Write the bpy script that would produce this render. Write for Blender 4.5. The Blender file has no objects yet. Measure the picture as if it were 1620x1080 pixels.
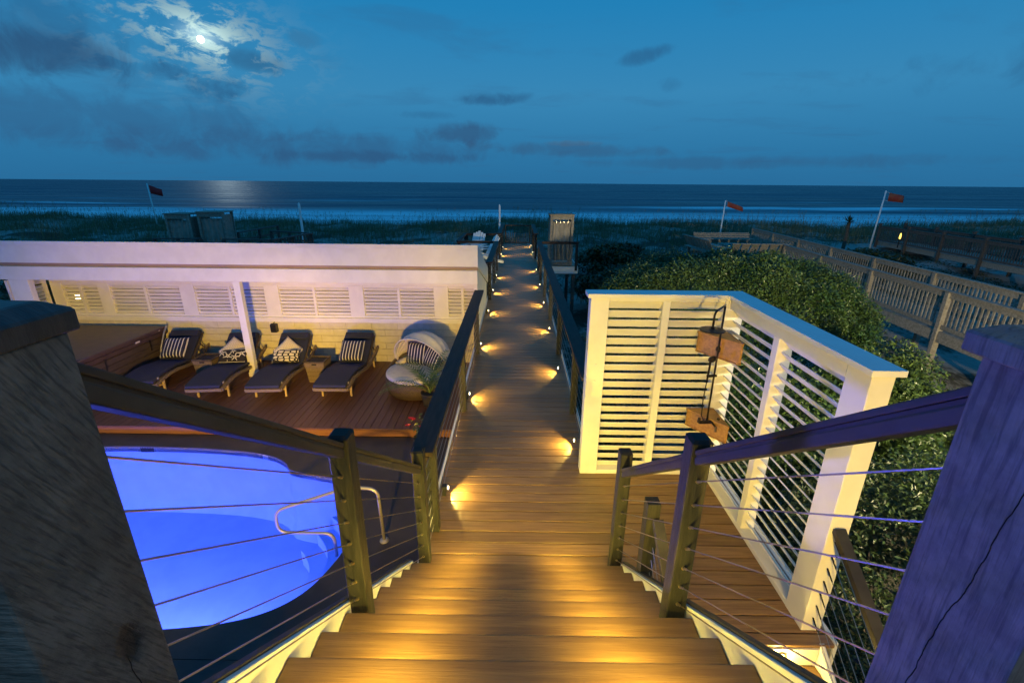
import bpy, bmesh, math, random
import numpy as np
from mathutils import Vector, Matrix
from mathutils.geometry import tessellate_polygon
from math import radians as RAD, sin, cos, pi

S = bpy.context.scene
C = S.collection
rnd = random.Random(7)
nr = np.random.default_rng(11)

# ------------------------------------------------------------------ camera
cam_d = bpy.data.cameras.new('camera')
cam = bpy.data.objects.new('camera', cam_d); C.objects.link(cam)
cam_d.sensor_fit = 'HORIZONTAL'; cam_d.sensor_width = 36
cam_d.lens = 36 * 728.4 / 1620
cam_d.clip_start = 0.02; cam_d.clip_end = 40000
r_ = Vector((0.99991127, 0.01089956, 0.00765797))
u_ = Vector((-0.01078696, 0.32522584, 0.94557485))
f_ = Vector((-0.00781578, 0.94557356, -0.32531455))
cam.matrix_world = Matrix(((r_.x, u_.x, -f_.x, 0), (r_.y, u_.y, -f_.y, 0), (r_.z, u_.z, -f_.z, 3.05), (0, 0, 0, 1)))
S.camera = cam

# ------------------------------------------------------------------ exposure
S.view_settings.view_transform = 'Standard'
S.view_settings.look = 'None'
S.view_settings.exposure = 0.35
S.view_settings.gamma = 1.0
S.view_settings.use_curve_mapping = False
S.render.engine = 'CYCLES'
S.cycles.max_bounces = 8
S.cycles.transparent_max_bounces = 12
S.cycles.sample_clamp_indirect = 4
S.cycles.caustics_reflective = False
S.cycles.caustics_refractive = False

# ------------------------------------------------------------------ node helper
class NT:
    def __init__(s, tree): s.t = tree; s.n = tree.nodes; s.l = tree.links
    def node(s, typ, **kw):
        x = s.n.new(typ)
        for k, v in kw.items(): setattr(x, k, v)
        return x
    def put(s, sock, v):
        if isinstance(v, bpy.types.NodeSocket): s.l.new(v, sock)
        elif v is not None:
            if hasattr(sock.default_value, '__len__') and not hasattr(v, '__len__'): v = [v] * len(sock.default_value)
            if sock.type == 'RGBA' and len(v) == 3: v = (*v, 1)
            sock.default_value = v
    def m(s, op, a, b=None, c=None, clamp=False):
        x = s.node('ShaderNodeMath', operation=op, use_clamp=clamp)
        for i, v in enumerate((a, b, c)):
            if v is not None: s.put(x.inputs[i], v)
        return x.outputs[0]
    def vm(s, op, a, b=None):
        x = s.node('ShaderNodeVectorMath', operation=op)
        s.put(x.inputs[0], a)
        if b is not None: s.put(x.inputs[1], b)
        return x.outputs[1] if op in ('DOT_PRODUCT', 'LENGTH', 'DISTANCE') else x.outputs[0]
    def mix(s, f, a, b, mode='MIX'):
        x = s.node('ShaderNodeMix', data_type='RGBA', blend_type=mode)
        s.put(x.inputs[0], f); s.put(x.inputs[6], a); s.put(x.inputs[7], b)
        return x.outputs[2]
    def noise(s, vec, scale, detail=3, rough=.55, dist=0):
        x = s.node('ShaderNodeTexNoise')
        if vec is not None: s.put(x.inputs['Vector'], vec)
        x.inputs['Scale'].default_value = scale; x.inputs['Detail'].default_value = detail
        x.inputs['Roughness'].default_value = rough; x.inputs['Distortion'].default_value = dist
        return x.outputs[0]
    def ramp(s, f, a, b, lo=0., hi=1., smooth=True):
        x = s.node('ShaderNodeMapRange', interpolation_type='SMOOTHSTEP' if smooth else 'LINEAR')
        s.put(x.inputs[0], f)
        for i, v in zip((1, 2, 3, 4), (a, b, lo, hi)): x.inputs[i].default_value = v
        return x.outputs[0]

# ------------------------------------------------------------------ world: dusk sky with clouds
W = bpy.data.worlds.new('World'); S.world = W; W.use_nodes = True
w = NT(W.node_tree); w.n.clear()
MOON = Vector((-0.503, 0.838, 0.2105)).normalized()
tc = w.node('ShaderNodeTexCoord').outputs['Generated']
d = w.vm('NORMALIZE', tc)
sx = w.node('ShaderNodeSeparateXYZ'); w.put(sx.inputs[0], d)
el = w.m('MULTIPLY', w.m('ARCSINE', sx.outputs[2]), 180 / pi)
az = w.m('MULTIPLY', w.m('ARCTAN2', sx.outputs[0], sx.outputs[1]), 180 / pi)
cr = w.node('ShaderNodeValToRGB')
w.put(cr.inputs[0], w.ramp(el, -10, 90, smooth=False))
R = cr.color_ramp
stops = [(-10, (.024, .10, .20)), (-.5, (.018, .125, .275)), (3, (.022, .152, .320)), (9, (.034, .205, .400)), (17, (.014, .185, .405)), (30, (.007, .145, .37)), (60, (.007, .125, .33)), (90, (.006, .115, .31))]
R.elements[0].position = 0; R.elements[1].position = 1
R.elements[0].color = (*stops[0][1], 1); R.elements[1].color = (*stops[-1][1], 1)
for e_, c_ in stops[1:-1]:
    k = R.elements.new((e_ + 10) / 100); k.color = (*c_, 1)
sky = cr.outputs[0]
# cloud layer seen in perspective: project on to a plane
den = w.m('ADD', w.m('MAXIMUM', sx.outputs[2], 0), .10)
cp = w.node('ShaderNodeCombineXYZ')
w.put(cp.inputs[0], w.m('DIVIDE', sx.outputs[0], den)); w.put(cp.inputs[1], w.m('MULTIPLY', w.m('DIVIDE', sx.outputs[1], den), 1.5)); w.put(cp.inputs[2], 3.7)
n_big = w.noise(cp.outputs[0], 1.1, 5, .6, .4)
n_det = w.noise(d, 16, 6, .62, .5)
n_fine = w.noise(d, 42, 4, .6, .6)
wob = w.m('MULTIPLY', w.m('SUBTRACT', n_det, .5), 2.6)
veil = w.m('MULTIPLY', w.ramp(n_big, .52, .74), .28)
sky = w.mix(veil, sky, (.028, .105, .225))
def cloud(a0, e0, sa, se, amt, tilt=0, col=(.018, .074, .175)):
    global sky
    amt *= .82
    da = w.m('SUBTRACT', az, a0); de = w.m('SUBTRACT', el, w.m('ADD', w.m('MULTIPLY', da, tilt), e0))
    q = w.m('ADD', w.m('POWER', w.m('DIVIDE', da, sa), 2), w.m('POWER', w.m('DIVIDE', de, se), 2))
    q = w.m('ADD', w.m('SUBTRACT', 1, q), wob)
    sky = w.mix(w.m('MULTIPLY', w.ramp(q, .05, 1.15), amt), sky, col)
cloud(-45, 12, 13, 4.5, .55, -.12)
cloud(-43, 9.6, 9, 2.2, .75, .0, (.020, .052, .125))
cloud(-36, 9.3, 4.5, 1.0, .6)
cloud(-30.6, 8.4, 3.6, 1.3, .8, .02)
cloud(-27, 10.9, 4, 1.2, .6, -.1, (.022, .07, .15))
cloud(-2.6, 8.8, 5.0, .85, .8, .05)
cloud(-6.6, 5.3, 5.5, 1.4, .75, .0, (.026, .062, .14))
cloud(-10, 7, 4, .6, .4)
cloud(13.6, 12.6, 3.6, .9, .65, .18)
cloud(16.3, 9.8, 1.6, .9, .35)
cloud(-22, 3.2, 26, 2.0, .60, .0, (.026, .078, .175))
cloud(-16, 2.6, 15, .8, .6, .0, (.022, .066, .155))
cloud(-40, 4.8, 20, 3.0, .55, .0, (.026, .080, .18))
cloud(6, 3.6, 14, .9, .55, -.03, (.030, .072, .150))
cloud(25, 2.2, 24, .8, .5, .0, (.026, .080, .17))
cloud(-22, 13.2, 2.0, 1.0, .35, -.1, (.05, .11, .19))
cloud(6.0, 4.3, 4, .35, .5, .0, (.06, .115, .19))
cloud(70, 9, 40, 2.4, .55); cloud(130, 13, 30, 3.5, .5); cloud(200, 8, 40, 3, .55); cloud(-110, 12, 34, 3.4, .55)
# moonlit thin cloud
ang0 = w.m('MULTIPLY', w.m('ARCCOSINE', w.m('MINIMUM', w.vm('DOT_PRODUCT', d, tuple(MOON)), 1)), 180 / pi)
dam = w.m('SUBTRACT', az, math.degrees(math.atan2(MOON.x, MOON.y))); dem = w.m('SUBTRACT', el, math.degrees(math.asin(MOON.z)) + .3)
ang = w.m('SQRT', w.m('ADD', w.m('POWER', w.m('MULTIPLY', dam, .85), 2), w.m('POWER', w.m('MULTIPLY', w.m('ADD', dem, w.m('MULTIPLY', dam, .12)), 1.65), 2)))
wisp = w.noise(w.vm('ADD', w.vm('MULTIPLY', d, (1, 1, 2.2)), (3.1, 1.7, .4)), 24, 8, .66, .45)
g1 = w.m('POWER', 2.718, w.m('MULTIPLY', w.m('POWER', w.m('DIVIDE', ang, 2.6), 2), -1))
g2 = w.m('POWER', 2.718, w.m('MULTIPLY', w.m('POWER', w.m('DIVIDE', ang, 5.6), 2), -1))
wm = w.ramp(wisp, .46, .60)
sky = w.mix(w.m('MULTIPLY', g2, w.m('MULTIPLY', wm, .85)), sky, (.22, .33, .37))
sky = w.mix(w.m('MULTIPLY', g1, w.m('MULTIPLY', w.ramp(wisp, .44, .58), .85), None, True), sky, (.56, .80, .76))
g0 = w.m('POWER', 2.718, w.m('MULTIPLY', w.m('POWER', w.m('DIVIDE', ang, 1.1), 2), -1))
sky = w.mix(w.m('MULTIPLY', g0, .5), sky, (.70, .95, .95))
bg = w.node('ShaderNodeBackground'); w.put(bg.inputs[0], sky); bg.inputs[1].default_value = .92
w.l.new(bg.outputs[0], w.node('ShaderNodeOutputWorld').inputs[0])

# moonlight
md = bpy.data.lights.new('moonlight', 'SUN'); md.energy = .014; md.angle = RAD(.55); md.color = (.80, .97, 1)
mo = bpy.data.objects.new('moonlight', md); C.objects.link(mo)
mo.rotation_euler = (-MOON).to_track_quat('-Z', 'Y').to_euler()

WARM = (1.0, .72, .16); WARM2 = (1.0, .68, .17); POOLC = (.075, .105, 1.0)
def lamp(name, typ, loc, to, power, col, size=.03, cone=None, blend=.15, parent=None):
    l = bpy.data.lights.new(name, typ); l.energy = power; l.color = col
    if typ == 'AREA': l.size = size
    else: l.shadow_soft_size = size
    if cone: l.spot_size = RAD(cone); l.spot_blend = blend
    o = bpy.data.objects.new(name, l); C.objects.link(o); o.location = loc
    if to is not None: o.rotation_euler = (Vector(to) - Vector(loc)).to_track_quat('-Z', 'Y').to_euler()
    if parent: o.parent = parent
    return o
# assumed unseen warm floodlights without fixtures, the underwater pool lights, and added violet spots
lamp('added_floodlight', 'SPOT', (1.15, -1.0, 1.2), (1.75, 4.2, 1.15), 500, (1.0, .62, .07), .08, 66, .6)  # assumed lamp out of view, warming the privacy screen
lamp('added_floodlight', 'SPOT', (5.0, -3.0, 1.8), (10.5, 13.0, -.2), 6800, (1.0, .80, .44), .12, 92, .7)  # wide out-of-view spot added to brighten the right shrubs and neighbours' walkway
for x in (-2.6, -7.4): lamp('added_floodlight', 'SPOT', (-1.15, -1.0, 1.1), (x, 10.2, -.55), 2500 + (900 if x < -5 else 0), (1.0, .58, .055), .12, 40, .9)  # assumed out-of-view pair that lights the pavilion and loungers
lamp('added_newel_fill', 'POINT', (1.2, -.9, 3.9), None, 32, (1.0, .82, .58), .10)  # unseen point light added to brighten the left newel post
for x in (-3.2, -4.3, -5.4, -6.5, -7.6): lamp('pool_spot', 'SPOT', (x, 3.60, -1.70), (x - .1, 4.9, -2.42), 215, POOLC, .22, 168, 1.0)
lamp('pool_spot', 'SPOT', (-8.7, 4.9, -1.75), (-2.5, 4.8, -2.3), 520, POOLC, .16, 120, 1.0)
lamp('pool_spot', 'SPOT', (-8.8, 5.0, -1.75), (.9, .5, 2.5), 3000, (.16, .15, 1.0), .12, 46, 1.0)  # narrow violet beam added to tint the right newel post
for x in (-8.4, -5.6): lamp('pool_spot', 'SPOT', (x, 3.7, -1.7), (x, 9.2, 2.3), 120, (.30, .18, 1.0), .10, 42, 1.0)  # extra violet spots added to turn the pavilion fascia lilac

# ------------------------------------------------------------------ materials
MATS = {}
def mat(name, c1, c2=None, rough=.6, metal=0., scale=(1, 1, 1), ns=4., detail=4, lo=.35, hi=.65, bump=0., bscale=None, spec=.5, randv=0., dist=0., coord='Object', transl=0., island=0.):
    if name in MATS: return MATS[name]
    m = bpy.data.materials.new(name); m.use_nodes = True; MATS[name] = m
    t = NT(m.node_tree); b = t.n['Principled BSDF']
    b.inputs['Roughness'].default_value = rough; b.inputs['Metallic'].default_value = metal
    b.inputs['Specular IOR Level'].default_value = spec
    co = t.node('ShaderNodeTexCoord').outputs[coord]
    oi = t.node('ShaderNodeObjectInfo')
    v = t.vm('MULTIPLY', co, scale)
    off = t.m('MULTIPLY', oi.outputs['Random'], 57.0)
    cx = t.node('ShaderNodeCombineXYZ'); t.put(cx.inputs[0], off); t.put(cx.inputs[1], off); t.put(cx.inputs[2], off)
    v = t.vm('ADD', v, cx.outputs[0])
    n = t.noise(v, ns, detail, .6, dist)
    col = t.mix(t.ramp(n, lo, hi), c1, c2 if c2 else c1)
    if randv:
        f = t.m('ADD', t.m('MULTIPLY', oi.outputs['Random'], 2 * randv), 1 - randv)
        col = t.mix(1., col, t.vm('MULTIPLY', (1, 1, 1), f), 'MULTIPLY')
    if island:
        ge = t.node('ShaderNodeNewGeometry')
        f = t.m('ADD', t.m('MULTIPLY', ge.outputs['Random Per Island'], 2 * island), 1 - island)
        col = t.mix(1., col, t.vm('MULTIPLY', (1, 1, 1), f), 'MULTIPLY')
    t.put(b.inputs['Base Color'], col)
    if bump:
        bn = t.noise(t.vm('MULTIPLY', v, 1), (bscale or ns * 3), 4, .65)
        bp = t.node('ShaderNodeBump'); bp.inputs['Strength'].default_value = bump; bp.inputs['Distance'].default_value = .01
        t.put(bp.inputs['Height'], bn); t.l.new(bp.outputs[0], b.inputs['Normal'])
    if transl: b.inputs['Subsurface Weight'].default_value = 0
    m['nt'] = 1
    return m
def nodes(m): return NT(m.node_tree), m.node_tree.nodes['Principled BSDF']

M_deck = mat('walkway_composite', (.175, .094, .038), (.26, .148, .062), .42, scale=(1.1, 22, 22), ns=2.2, bump=.25, randv=.2, dist=.3)
M_tread = mat('tread_composite', (.150, .080, .028), (.205, .115, .042), .45, scale=(1.1, 22, 22), ns=2.2, bump=.25, randv=.08, dist=.3)
M_wood = mat('pool_deck_wood', (.095, .042, .025), (.140, .062, .036), .5, scale=(22, .9, 22), ns=2.0, bump=.25, randv=.12)
M_white = mat('white_trim_paint', (.74, .72, .68), (.80, .78, .74), .45, ns=3, bump=.06, bscale=60)
M_cap = mat('white_cap_paint', (.74, .74, .73), (.80, .80, .79), .4, ns=3)
M_post = mat('stained_post_wood', (.016, .016, .014), (.033, .031, .026), .55, scale=(9, 9, 1), ns=3.5, bump=.5, randv=.1, spec=.3)
M_rail = mat('brown_rail_composite', (.034, .022, .018), (.050, .033, .027), .6, scale=(8, 1, 8), ns=4, bump=.15, spec=.2)
M_hand = mat('dark_handrail', (.034, .030, .024), (.050, .045, .036), .55, ns=5, bump=.1, spec=.3)
M_cable = mat('steel_cable', (.34, .31, .27), None, .35, 1.)
M_brass = mat('cable_fitting_metal', (.62, .52, .36), None, .35, 1.)
M_black = mat('black_metal', (.012, .012, .013), (.022, .021, .02), .6, spec=.2)
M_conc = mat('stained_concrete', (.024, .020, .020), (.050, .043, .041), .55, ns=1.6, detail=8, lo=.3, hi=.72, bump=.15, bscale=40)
M_grout = mat('joint_dark', (.012, .011, .011), None, .9)
M_liner = mat('pool_liner', (.50, .60, .74), (.56, .66, .80), .5, ns=2)
M_navy = mat('navy_canvas', (.012, .015, .040), (.018, .022, .054), .8, ns=60, bump=.25, bscale=300)
M_cream = mat('cream_canvas', (.62, .55, .45), (.68, .61, .51), .85, ns=12, bump=.2, bscale=120)
M_wick = mat('brown_wicker', (.045, .030, .020), (.115, .080, .052), .55, scale=(1, 1, 4), ns=38, detail=2, bump=.8, bscale=90)
M_wick2 = mat('tan_wicker', (.14, .10, .065), (.22, .165, .11), .6, scale=(1, 1, 5), ns=34, detail=2, bump=.8, bscale=90)
M_leg = mat('pale_teak', (.42, .30, .17), (.52, .38, .22), .5, scale=(6, 6, 1), ns=5)
M_tub = mat('tub_panel', (.050, .036, .030), (.075, .055, .046), .5, scale=(1, 1, 14), ns=4, bump=.2)
M_vinyl = mat('tub_cover_vinyl', (.050, .030, .028), (.070, .043, .040), .42, ns=5, bump=.12, bscale=90)
M_block = mat('painted_block', (.60, .55, .44), (.66, .61, .50), .6, ns=7, bump=.25, bscale=60, randv=.05)
M_cedar = mat('cedar_shelf', (.30, .15, .035), (.42, .22, .055), .5, scale=(1.5, 14, 14), ns=3, bump=.2)
M_bronze = mat('oil_rubbed_bronze', (.022, .016, .013), (.04, .03, .024), .35, .7)
M_grey = mat('weathered_lumber', (.20, .178, .142), (.32, .29, .24), .8, scale=(7, 7, 7), ns=2.4, bump=.4, randv=.15)
M_greyd = mat('weathered_dark_lumber', (.060, .052, .045), (.105, .092, .080), .8, scale=(6, 6, 6), ns=2.4, bump=.4, randv=.15)
M_pole = mat('white_pole_plastic', (.80, .82, .82), None, .5)
M_cloth = mat('grey_hanging_cloth', (.26, .235, .19), (.34, .31, .26), .85, ns=5, bump=.3)
M_soil = mat('terracotta', (.22, .10, .06), None, .8)
M_pot = mat('dark_planter', (.03, .027, .025), (.05, .045, .04), .5)
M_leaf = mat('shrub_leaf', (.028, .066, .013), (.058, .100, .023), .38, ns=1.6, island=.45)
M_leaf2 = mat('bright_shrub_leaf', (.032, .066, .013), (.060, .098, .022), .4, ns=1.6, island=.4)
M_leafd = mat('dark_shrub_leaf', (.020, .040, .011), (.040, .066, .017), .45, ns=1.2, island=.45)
M_bark = mat('bark', (.07, .055, .04), (.12, .10, .075), .9, ns=12, bump=.5)
M_grass = mat('dune_grass_blade', (.085, .115, .048), (.165, .175, .085), .6, ns=.35, island=.35)
M_oat = mat('sea_oat_straw', (.22, .17, .09), (.30, .24, .14), .7, island=.3)
M_palm = mat('palm_leaf', (.060, .11, .022), (.10, .16, .040), .4, ns=6, island=.3)
M_redf = mat('red_petal', (.45, .015, .02), (.55, .03, .03), .5)
M_flag = mat('red_flag_cloth', (.58, .020, .025), (.66, .03, .03), .8)
M_flag2 = mat('orange_red_flag_cloth', (.36, .05, .03), (.44, .10, .04), .8, ns=3)

def emis(name, col, st):
    m = bpy.data.materials.new(name); m.use_nodes = True
    t, b = nodes(m); b.inputs['Base Color'].default_value = (0, 0, 0, 1)
    b.inputs['Emission Color'].default_value = (*col, 1); b.inputs['Emission Strength'].default_value = st
    return m
M_lens = emis('warm_led_lens', (1, .80, .42), 22)
M_bulb = emis('warm_bulb', (1, .78, .35), 14)
M_moon = emis('moon_surface', (.93, 1, .98), 5.0)

# louver white (same paint), striped and printed fabrics
def striped(name, axis, period, duty, dark, light, warp=.0):
    m = bpy.data.materials.new(name); m.use_nodes = True; t, b = nodes(m); b.inputs['Roughness'].default_value = .85
    co = t.node('ShaderNodeTexCoord').outputs['Object']; s = t.node('ShaderNodeSeparateXYZ'); t.put(s.inputs[0], co)
    x = t.m('FRACT', t.m('ADD', t.m('DIVIDE', s.outputs[axis], period), 100.5))
    k = t.m('LESS_THAN', x, duty)
    t.put(b.inputs['Base Color'], t.mix(k, dark, light)); return m
M_stripe = striped('navy_white_stripe', 0, .066, .26, (.012, .014, .045), (.66, .62, .54))
M_chev = bpy.data.materials.new('cream_chevron'); M_chev.use_nodes = True
t, b = nodes(M_chev); b.inputs['Roughness'].default_value = .9
s = t.node('ShaderNodeSeparateXYZ'); t.put(s.inputs[0], t.node('ShaderNodeTexCoord').outputs['Object'])
zz = t.m('ABSOLUTE', t.m('SUBTRACT', t.m('FRACT', t.m('ADD', t.m('MULTIPLY', s.outputs[0], 11), 50)), .5))
k = t.m('LESS_THAN', t.m('FRACT', t.m('ADD', t.m('MULTIPLY', t.m('ADD', s.outputs[2], t.m('MULTIPLY', zz, .09)), 24), 50)), .4)
t.put(b.inputs['Base Color'], t.mix(k, (.62, .55, .44), (.47, .40, .31)))
M_cell = bpy.data.materials.new('net_print'); M_cell.use_nodes = True
t, b = nodes(M_cell); b.inputs['Roughness'].default_value = .9
vo = t.node('ShaderNodeTexVoronoi', feature='DISTANCE_TO_EDGE'); vo.inputs['Scale'].default_value = 11; vo.inputs['Randomness'].default_value = .55
t.put(vo.inputs['Vector'], t.vm('MULTIPLY', t.node('ShaderNodeTexCoord').outputs['Object'], (.72, 1, 1.5)))
t.put(b.inputs['Base Color'], t.mix(t.m('GREATER_THAN', vo.outputs[0], .13), (.016, .016, .022), (.62, .56, .46)))
M_star = mat('starfish_print', (.66, .58, .46), None, .9)
M_dkfab = mat('black_brown_canvas', (.018, .014, .018), (.026, .021, .024), .9)

# rough sawn and checked big newel posts
def newel_mat(name, base1, base2, diag):
    m = bpy.data.materials.new(name); m.use_nodes = True; t, b = nodes(m); b.inputs['Roughness'].default_value = .68; b.inputs['Specular IOR Level'].default_value = .25
    co = t.node('ShaderNodeTexCoord').outputs['Object']
    rot = t.node('ShaderNodeMapping'); t.put(rot.inputs[0], co); rot.inputs['Rotation'].default_value = (RAD(diag), 0, 0)
    v = t.vm('MULTIPLY', rot.outputs[0], (4, 5, 62))
    saw = t.noise(v, 3.0, 4, .6, .2)
    blot = t.noise(co, 13, 6, .65)
    gr = t.noise(t.vm('MULTIPLY', co, (40, 40, 3)), 2.5, 5, .6, .3)
    # long drying check: a wandering vertical split
    sp = t.node('ShaderNodeSeparateXYZ'); t.put(sp.inputs[0], co)
    wv = t.noise(t.vm('MULTIPLY', co, (0, 0, 1)), 3.2, 5, .55)
    cy = t.m('ABSOLUTE', t.m('SUBTRACT', t.m('ADD', sp.outputs[1], t.m('MULTIPLY', sp.outputs[2], .10)), t.m('MULTIPLY', t.m('SUBTRACT', wv, .5), .06)))
    chk = t.ramp(cy, .0002, .0016)
    cy2 = t.m('ABSOLUTE', t.m('SUBTRACT', t.m('ADD', sp.outputs[1], .045), t.m('MULTIPLY', t.m('SUBTRACT', wv, .5), .09)))
    chk2 = t.m('MAXIMUM', t.ramp(cy2, .0004, .0012), t.ramp(sp.outputs[2], -.30, -.28))
    if diag: chk = t.m('MAXIMUM', chk, t.ramp(sp.outputs[2], -.16, -.14)); chk2 = 1.0
    chk = t.m('MULTIPLY', chk, chk2)
    kd = t.vm('DISTANCE', t.vm('MULTIPLY', co, (0, 1, .62)), (0, .03 if diag else -.045, -.085 if diag else -.12))
    kn = t.ramp(t.m('ADD', kd, t.m('MULTIPLY', t.m('SUBTRACT', blot, .5), .035)), .008, .034)
    chk = t.m('MULTIPLY', chk, t.m('ADD', t.m('MULTIPLY', kn, .75), .25))
    col = t.mix(t.ramp(blot, .3, .7), base1, base2)
    col = t.mix(t.m('MULTIPLY', t.ramp(saw if diag else gr, .46, .66), .6 if diag else .55), col, tuple(x * .35 for x in base1))
    col = t.mix(chk, (.004, .004, .004), col)
    t.put(b.inputs['Base Color'], col)
    h = t.m('ADD', t.m('ADD', saw if diag else t.m('MULTIPLY', gr, .6), t.m('MULTIPLY', blot, .5)), t.m('MULTIPLY', chk, 1.5))
    bp = t.node('ShaderNodeBump'); bp.inputs['Strength'].default_value = 1.0 if diag else .7; bp.inputs['Distance'].default_value = .012 if diag else .006
    t.put(bp.inputs['Height'], h); t.l.new(bp.outputs[0], b.inputs['Normal'])
    return m
M_newL = newel_mat('rough_sawn_newel', (.12, .108, .088), (.21, .185, .15), 64)
M_newR = newel_mat('checked_newel', (.14, .12, .11), (.23, .20, .18), 0)

# ------------------------------------------------------------------ mesh helpers
class MB:
    def __init__(s): s.v = []; s.f = []
    def add(s, vs, fs):
        o = len(s.v); s.v += [tuple(x) for x in vs]; s.f += [tuple(i + o for i in f) for f in fs]
    def box(s, lo, hi):
        x0, y0, z0 = lo; x1, y1, z1 = hi
        s.add([(x0, y0, z0), (x1, y0, z0), (x1, y1, z0), (x0, y1, z0), (x0, y0, z1), (x1, y0, z1), (x1, y1, z1), (x0, y1, z1)],
              [(0, 3, 2, 1), (4, 5, 6, 7), (0, 1, 5, 4), (1, 2, 6, 5), (2, 3, 7, 6), (3, 0, 4, 7)]); return s
    def bar(s, a, b, wd, ht, up=(0, 0, 1)):
        a, b = Vector(a), Vector(b); dr = (b - a).normalized(); up = Vector(up)
        sd = dr.cross(up)
        if sd.length < 1e-4: sd = dr.cross(Vector((1, 0, 0)))
        sd.normalize(); u = sd.cross(dr).normalized(); sd = sd * wd / 2; u = u * ht / 2
        vs = [a - sd - u, a + sd - u, a + sd + u, a - sd + u, b - sd - u, b + sd - u, b + sd + u, b - sd + u]
        s.add(vs, [(0, 3, 2, 1), (4, 5, 6, 7), (0, 1, 5, 4), (1, 2, 6, 5), (2, 3, 7, 6), (3, 0, 4, 7)][:0] + [(3, 2, 1, 0), (4, 5, 6, 7), (0, 1, 5, 4), (1, 2, 6, 5), (2, 3, 7, 6), (3, 0, 4, 7)]); return s
    def tube(s, pts, r, n=6, cap=True):
        pts = [Vector(p) for p in pts]; rs = r if hasattr(r, '__len__') else [r] * len(pts)
        o = len(s.v); prev = None
        for i, p in enumerate(pts):
            dr = (pts[min(i + 1, len(pts) - 1)] - pts[max(i - 1, 0)]).normalized()
            if prev is None:
                a = dr.cross(Vector((0, 0, 1)))
                if a.length < 1e-3: a = dr.cross(Vector((1, 0, 0)))
            else: a = prev - dr * prev.dot(dr)
            a.normalize(); prev = a; b = dr.cross(a)
            for k in range(n):
                t = 2 * pi * k / n; s.v.append(tuple(p + (a * cos(t) + b * sin(t)) * rs[i]))
        for i in range(len(pts) - 1):
            for k in range(n):
                k2 = (k + 1) % n; s.f.append((o + i * n + k, o + i * n + k2, o + (i + 1) * n + k2, o + (i + 1) * n + k))
        if cap:
            s.f.append(tuple(o + k for k in reversed(range(n)))); s.f.append(tuple(o + (len(pts) - 1) * n + k for k in range(n)))
        return s
    def lathe(s, prof, c=(0, 0, 0), n=32, sx=1, sy=1):
        o = len(s.v)
        for (r, z) in prof:
            for k in range(n):
                t = 2 * pi * k / n; s.v.append((c[0] + r * cos(t) * sx, c[1] + r * sin(t) * sy, c[2] + z))
        for i in range(len(prof) - 1):
            for k in range(n):
                k2 = (k + 1) % n; s.f.append((o + i * n + k, o + i * n + k2, o + (i + 1) * n + k2, o + (i + 1) * n + k))
        s.f.append(tuple(o + k for k in reversed(range(n)))); s.f.append(tuple(o + (len(prof) - 1) * n + k for k in range(n)))
        return s
    def prism(s, poly, z0, z1):
        n = len(poly); tri = tessellate_polygon([[Vector((x, y, 0)) for x, y in poly]])
        vs = [(x, y, z0) for x, y in poly] + [(x, y, z1) for x, y in poly]
        area = sum(poly[i][0] * poly[(i + 1) % n][1] - poly[(i + 1) % n][0] * poly[i][1] for i in range(n))
        fs = [(i, (i + 1) % n, n + (i + 1) % n, n + i) for i in range(n)]
        fs += [tuple(n + i for i in t) for t in tri] + [tuple(reversed(t)) for t in tri]
        s.add(vs, fs); return s
    def sweep(s, prof, axis, a, b):
        """profile in (u,v) swept from a to b along 'x' (u=y,v=z) or 'y' (u=x,v=z)"""
        n = len(prof)
        P = (lambda q, t: (t, q[0], q[1])) if axis == 'x' else (lambda q, t: (q[0], t, q[1]))
        s.add([P(q, a) for q in prof] + [P(q, b) for q in prof],
              [(i, (i + 1) % n, n + (i + 1) % n, n + i) for i in range(n)] + [tuple(reversed(range(n))), tuple(range(n, 2 * n))]); return s
    def mesh(s, name, mats, bevel=0, smooth=False, seg=2):
        me = bpy.data.meshes.new(name); me.from_pydata(s.v, [], s.f)
        bm = bmesh.new(); bm.from_mesh(me)
        bmesh.ops.recalc_face_normals(bm, faces=bm.faces)
        if bevel:
            ed = [e for e in bm.edges if len(e.link_faces) == 2 and e.calc_face_angle(0) > .5]
            bmesh.ops.bevel(bm, geom=ed, offset=bevel, segments=seg, affect='EDGES', profile=.6)
        bm.to_mesh(me); bm.free()
        me.materials.append(mats)
        if smooth:
            for p in me.polygons: p.use_smooth = True
        return me
    def build(s, name, m, parent=None, bevel=0, smooth=False, loc=None, seg=2):
        return inst(name, s.mesh(name, m, bevel, smooth, seg), parent, loc)
def inst(name, me, parent=None, loc=None, rot=None, sc=None):
    o = bpy.data.objects.new(name, me); C.objects.link(o)
    if parent: o.parent = parent
    if loc is not None: o.location = loc
    if rot is not None: o.rotation_euler = rot
    if sc is not None: o.scale = sc
    return o
def thing(name, label, cat, loc=(0, 0, 0), rz=0., group=None):
    o = bpy.data.objects.new(name, None); C.objects.link(o); o.location = loc; o.rotation_euler = (0, 0, rz)
    o['label'] = label; o['category'] = cat
    if group: o['group'] = group
    return o
def tag(o, label, cat, group=None):
    o['label'] = label; o['category'] = cat
    if group: o['group'] = group
    return o
def structure(name, loc=(0, 0, 0)):
    o = bpy.data.objects.new(name, None); C.objects.link(o); o.location = loc; o['kind'] = 'structure'; return o
def kids(o): return [x for x in bpy.data.objects if x.parent == o]
def dup(root, loc, rz=0., label=None):
    ch = {}
    for x in list(C.objects):
        if x.parent: ch.setdefault(x.parent.name, []).append(x)
    def rec(o, par):
        c = o.copy(); C.objects.link(c)
        if par: c.parent = par
        for k in ch.get(o.name, []): rec(k, c)
        return c
    r = rec(root, None); r.location = loc; r.rotation_euler = (0, 0, rz)
    if label: r['label'] = label
    return r
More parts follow.
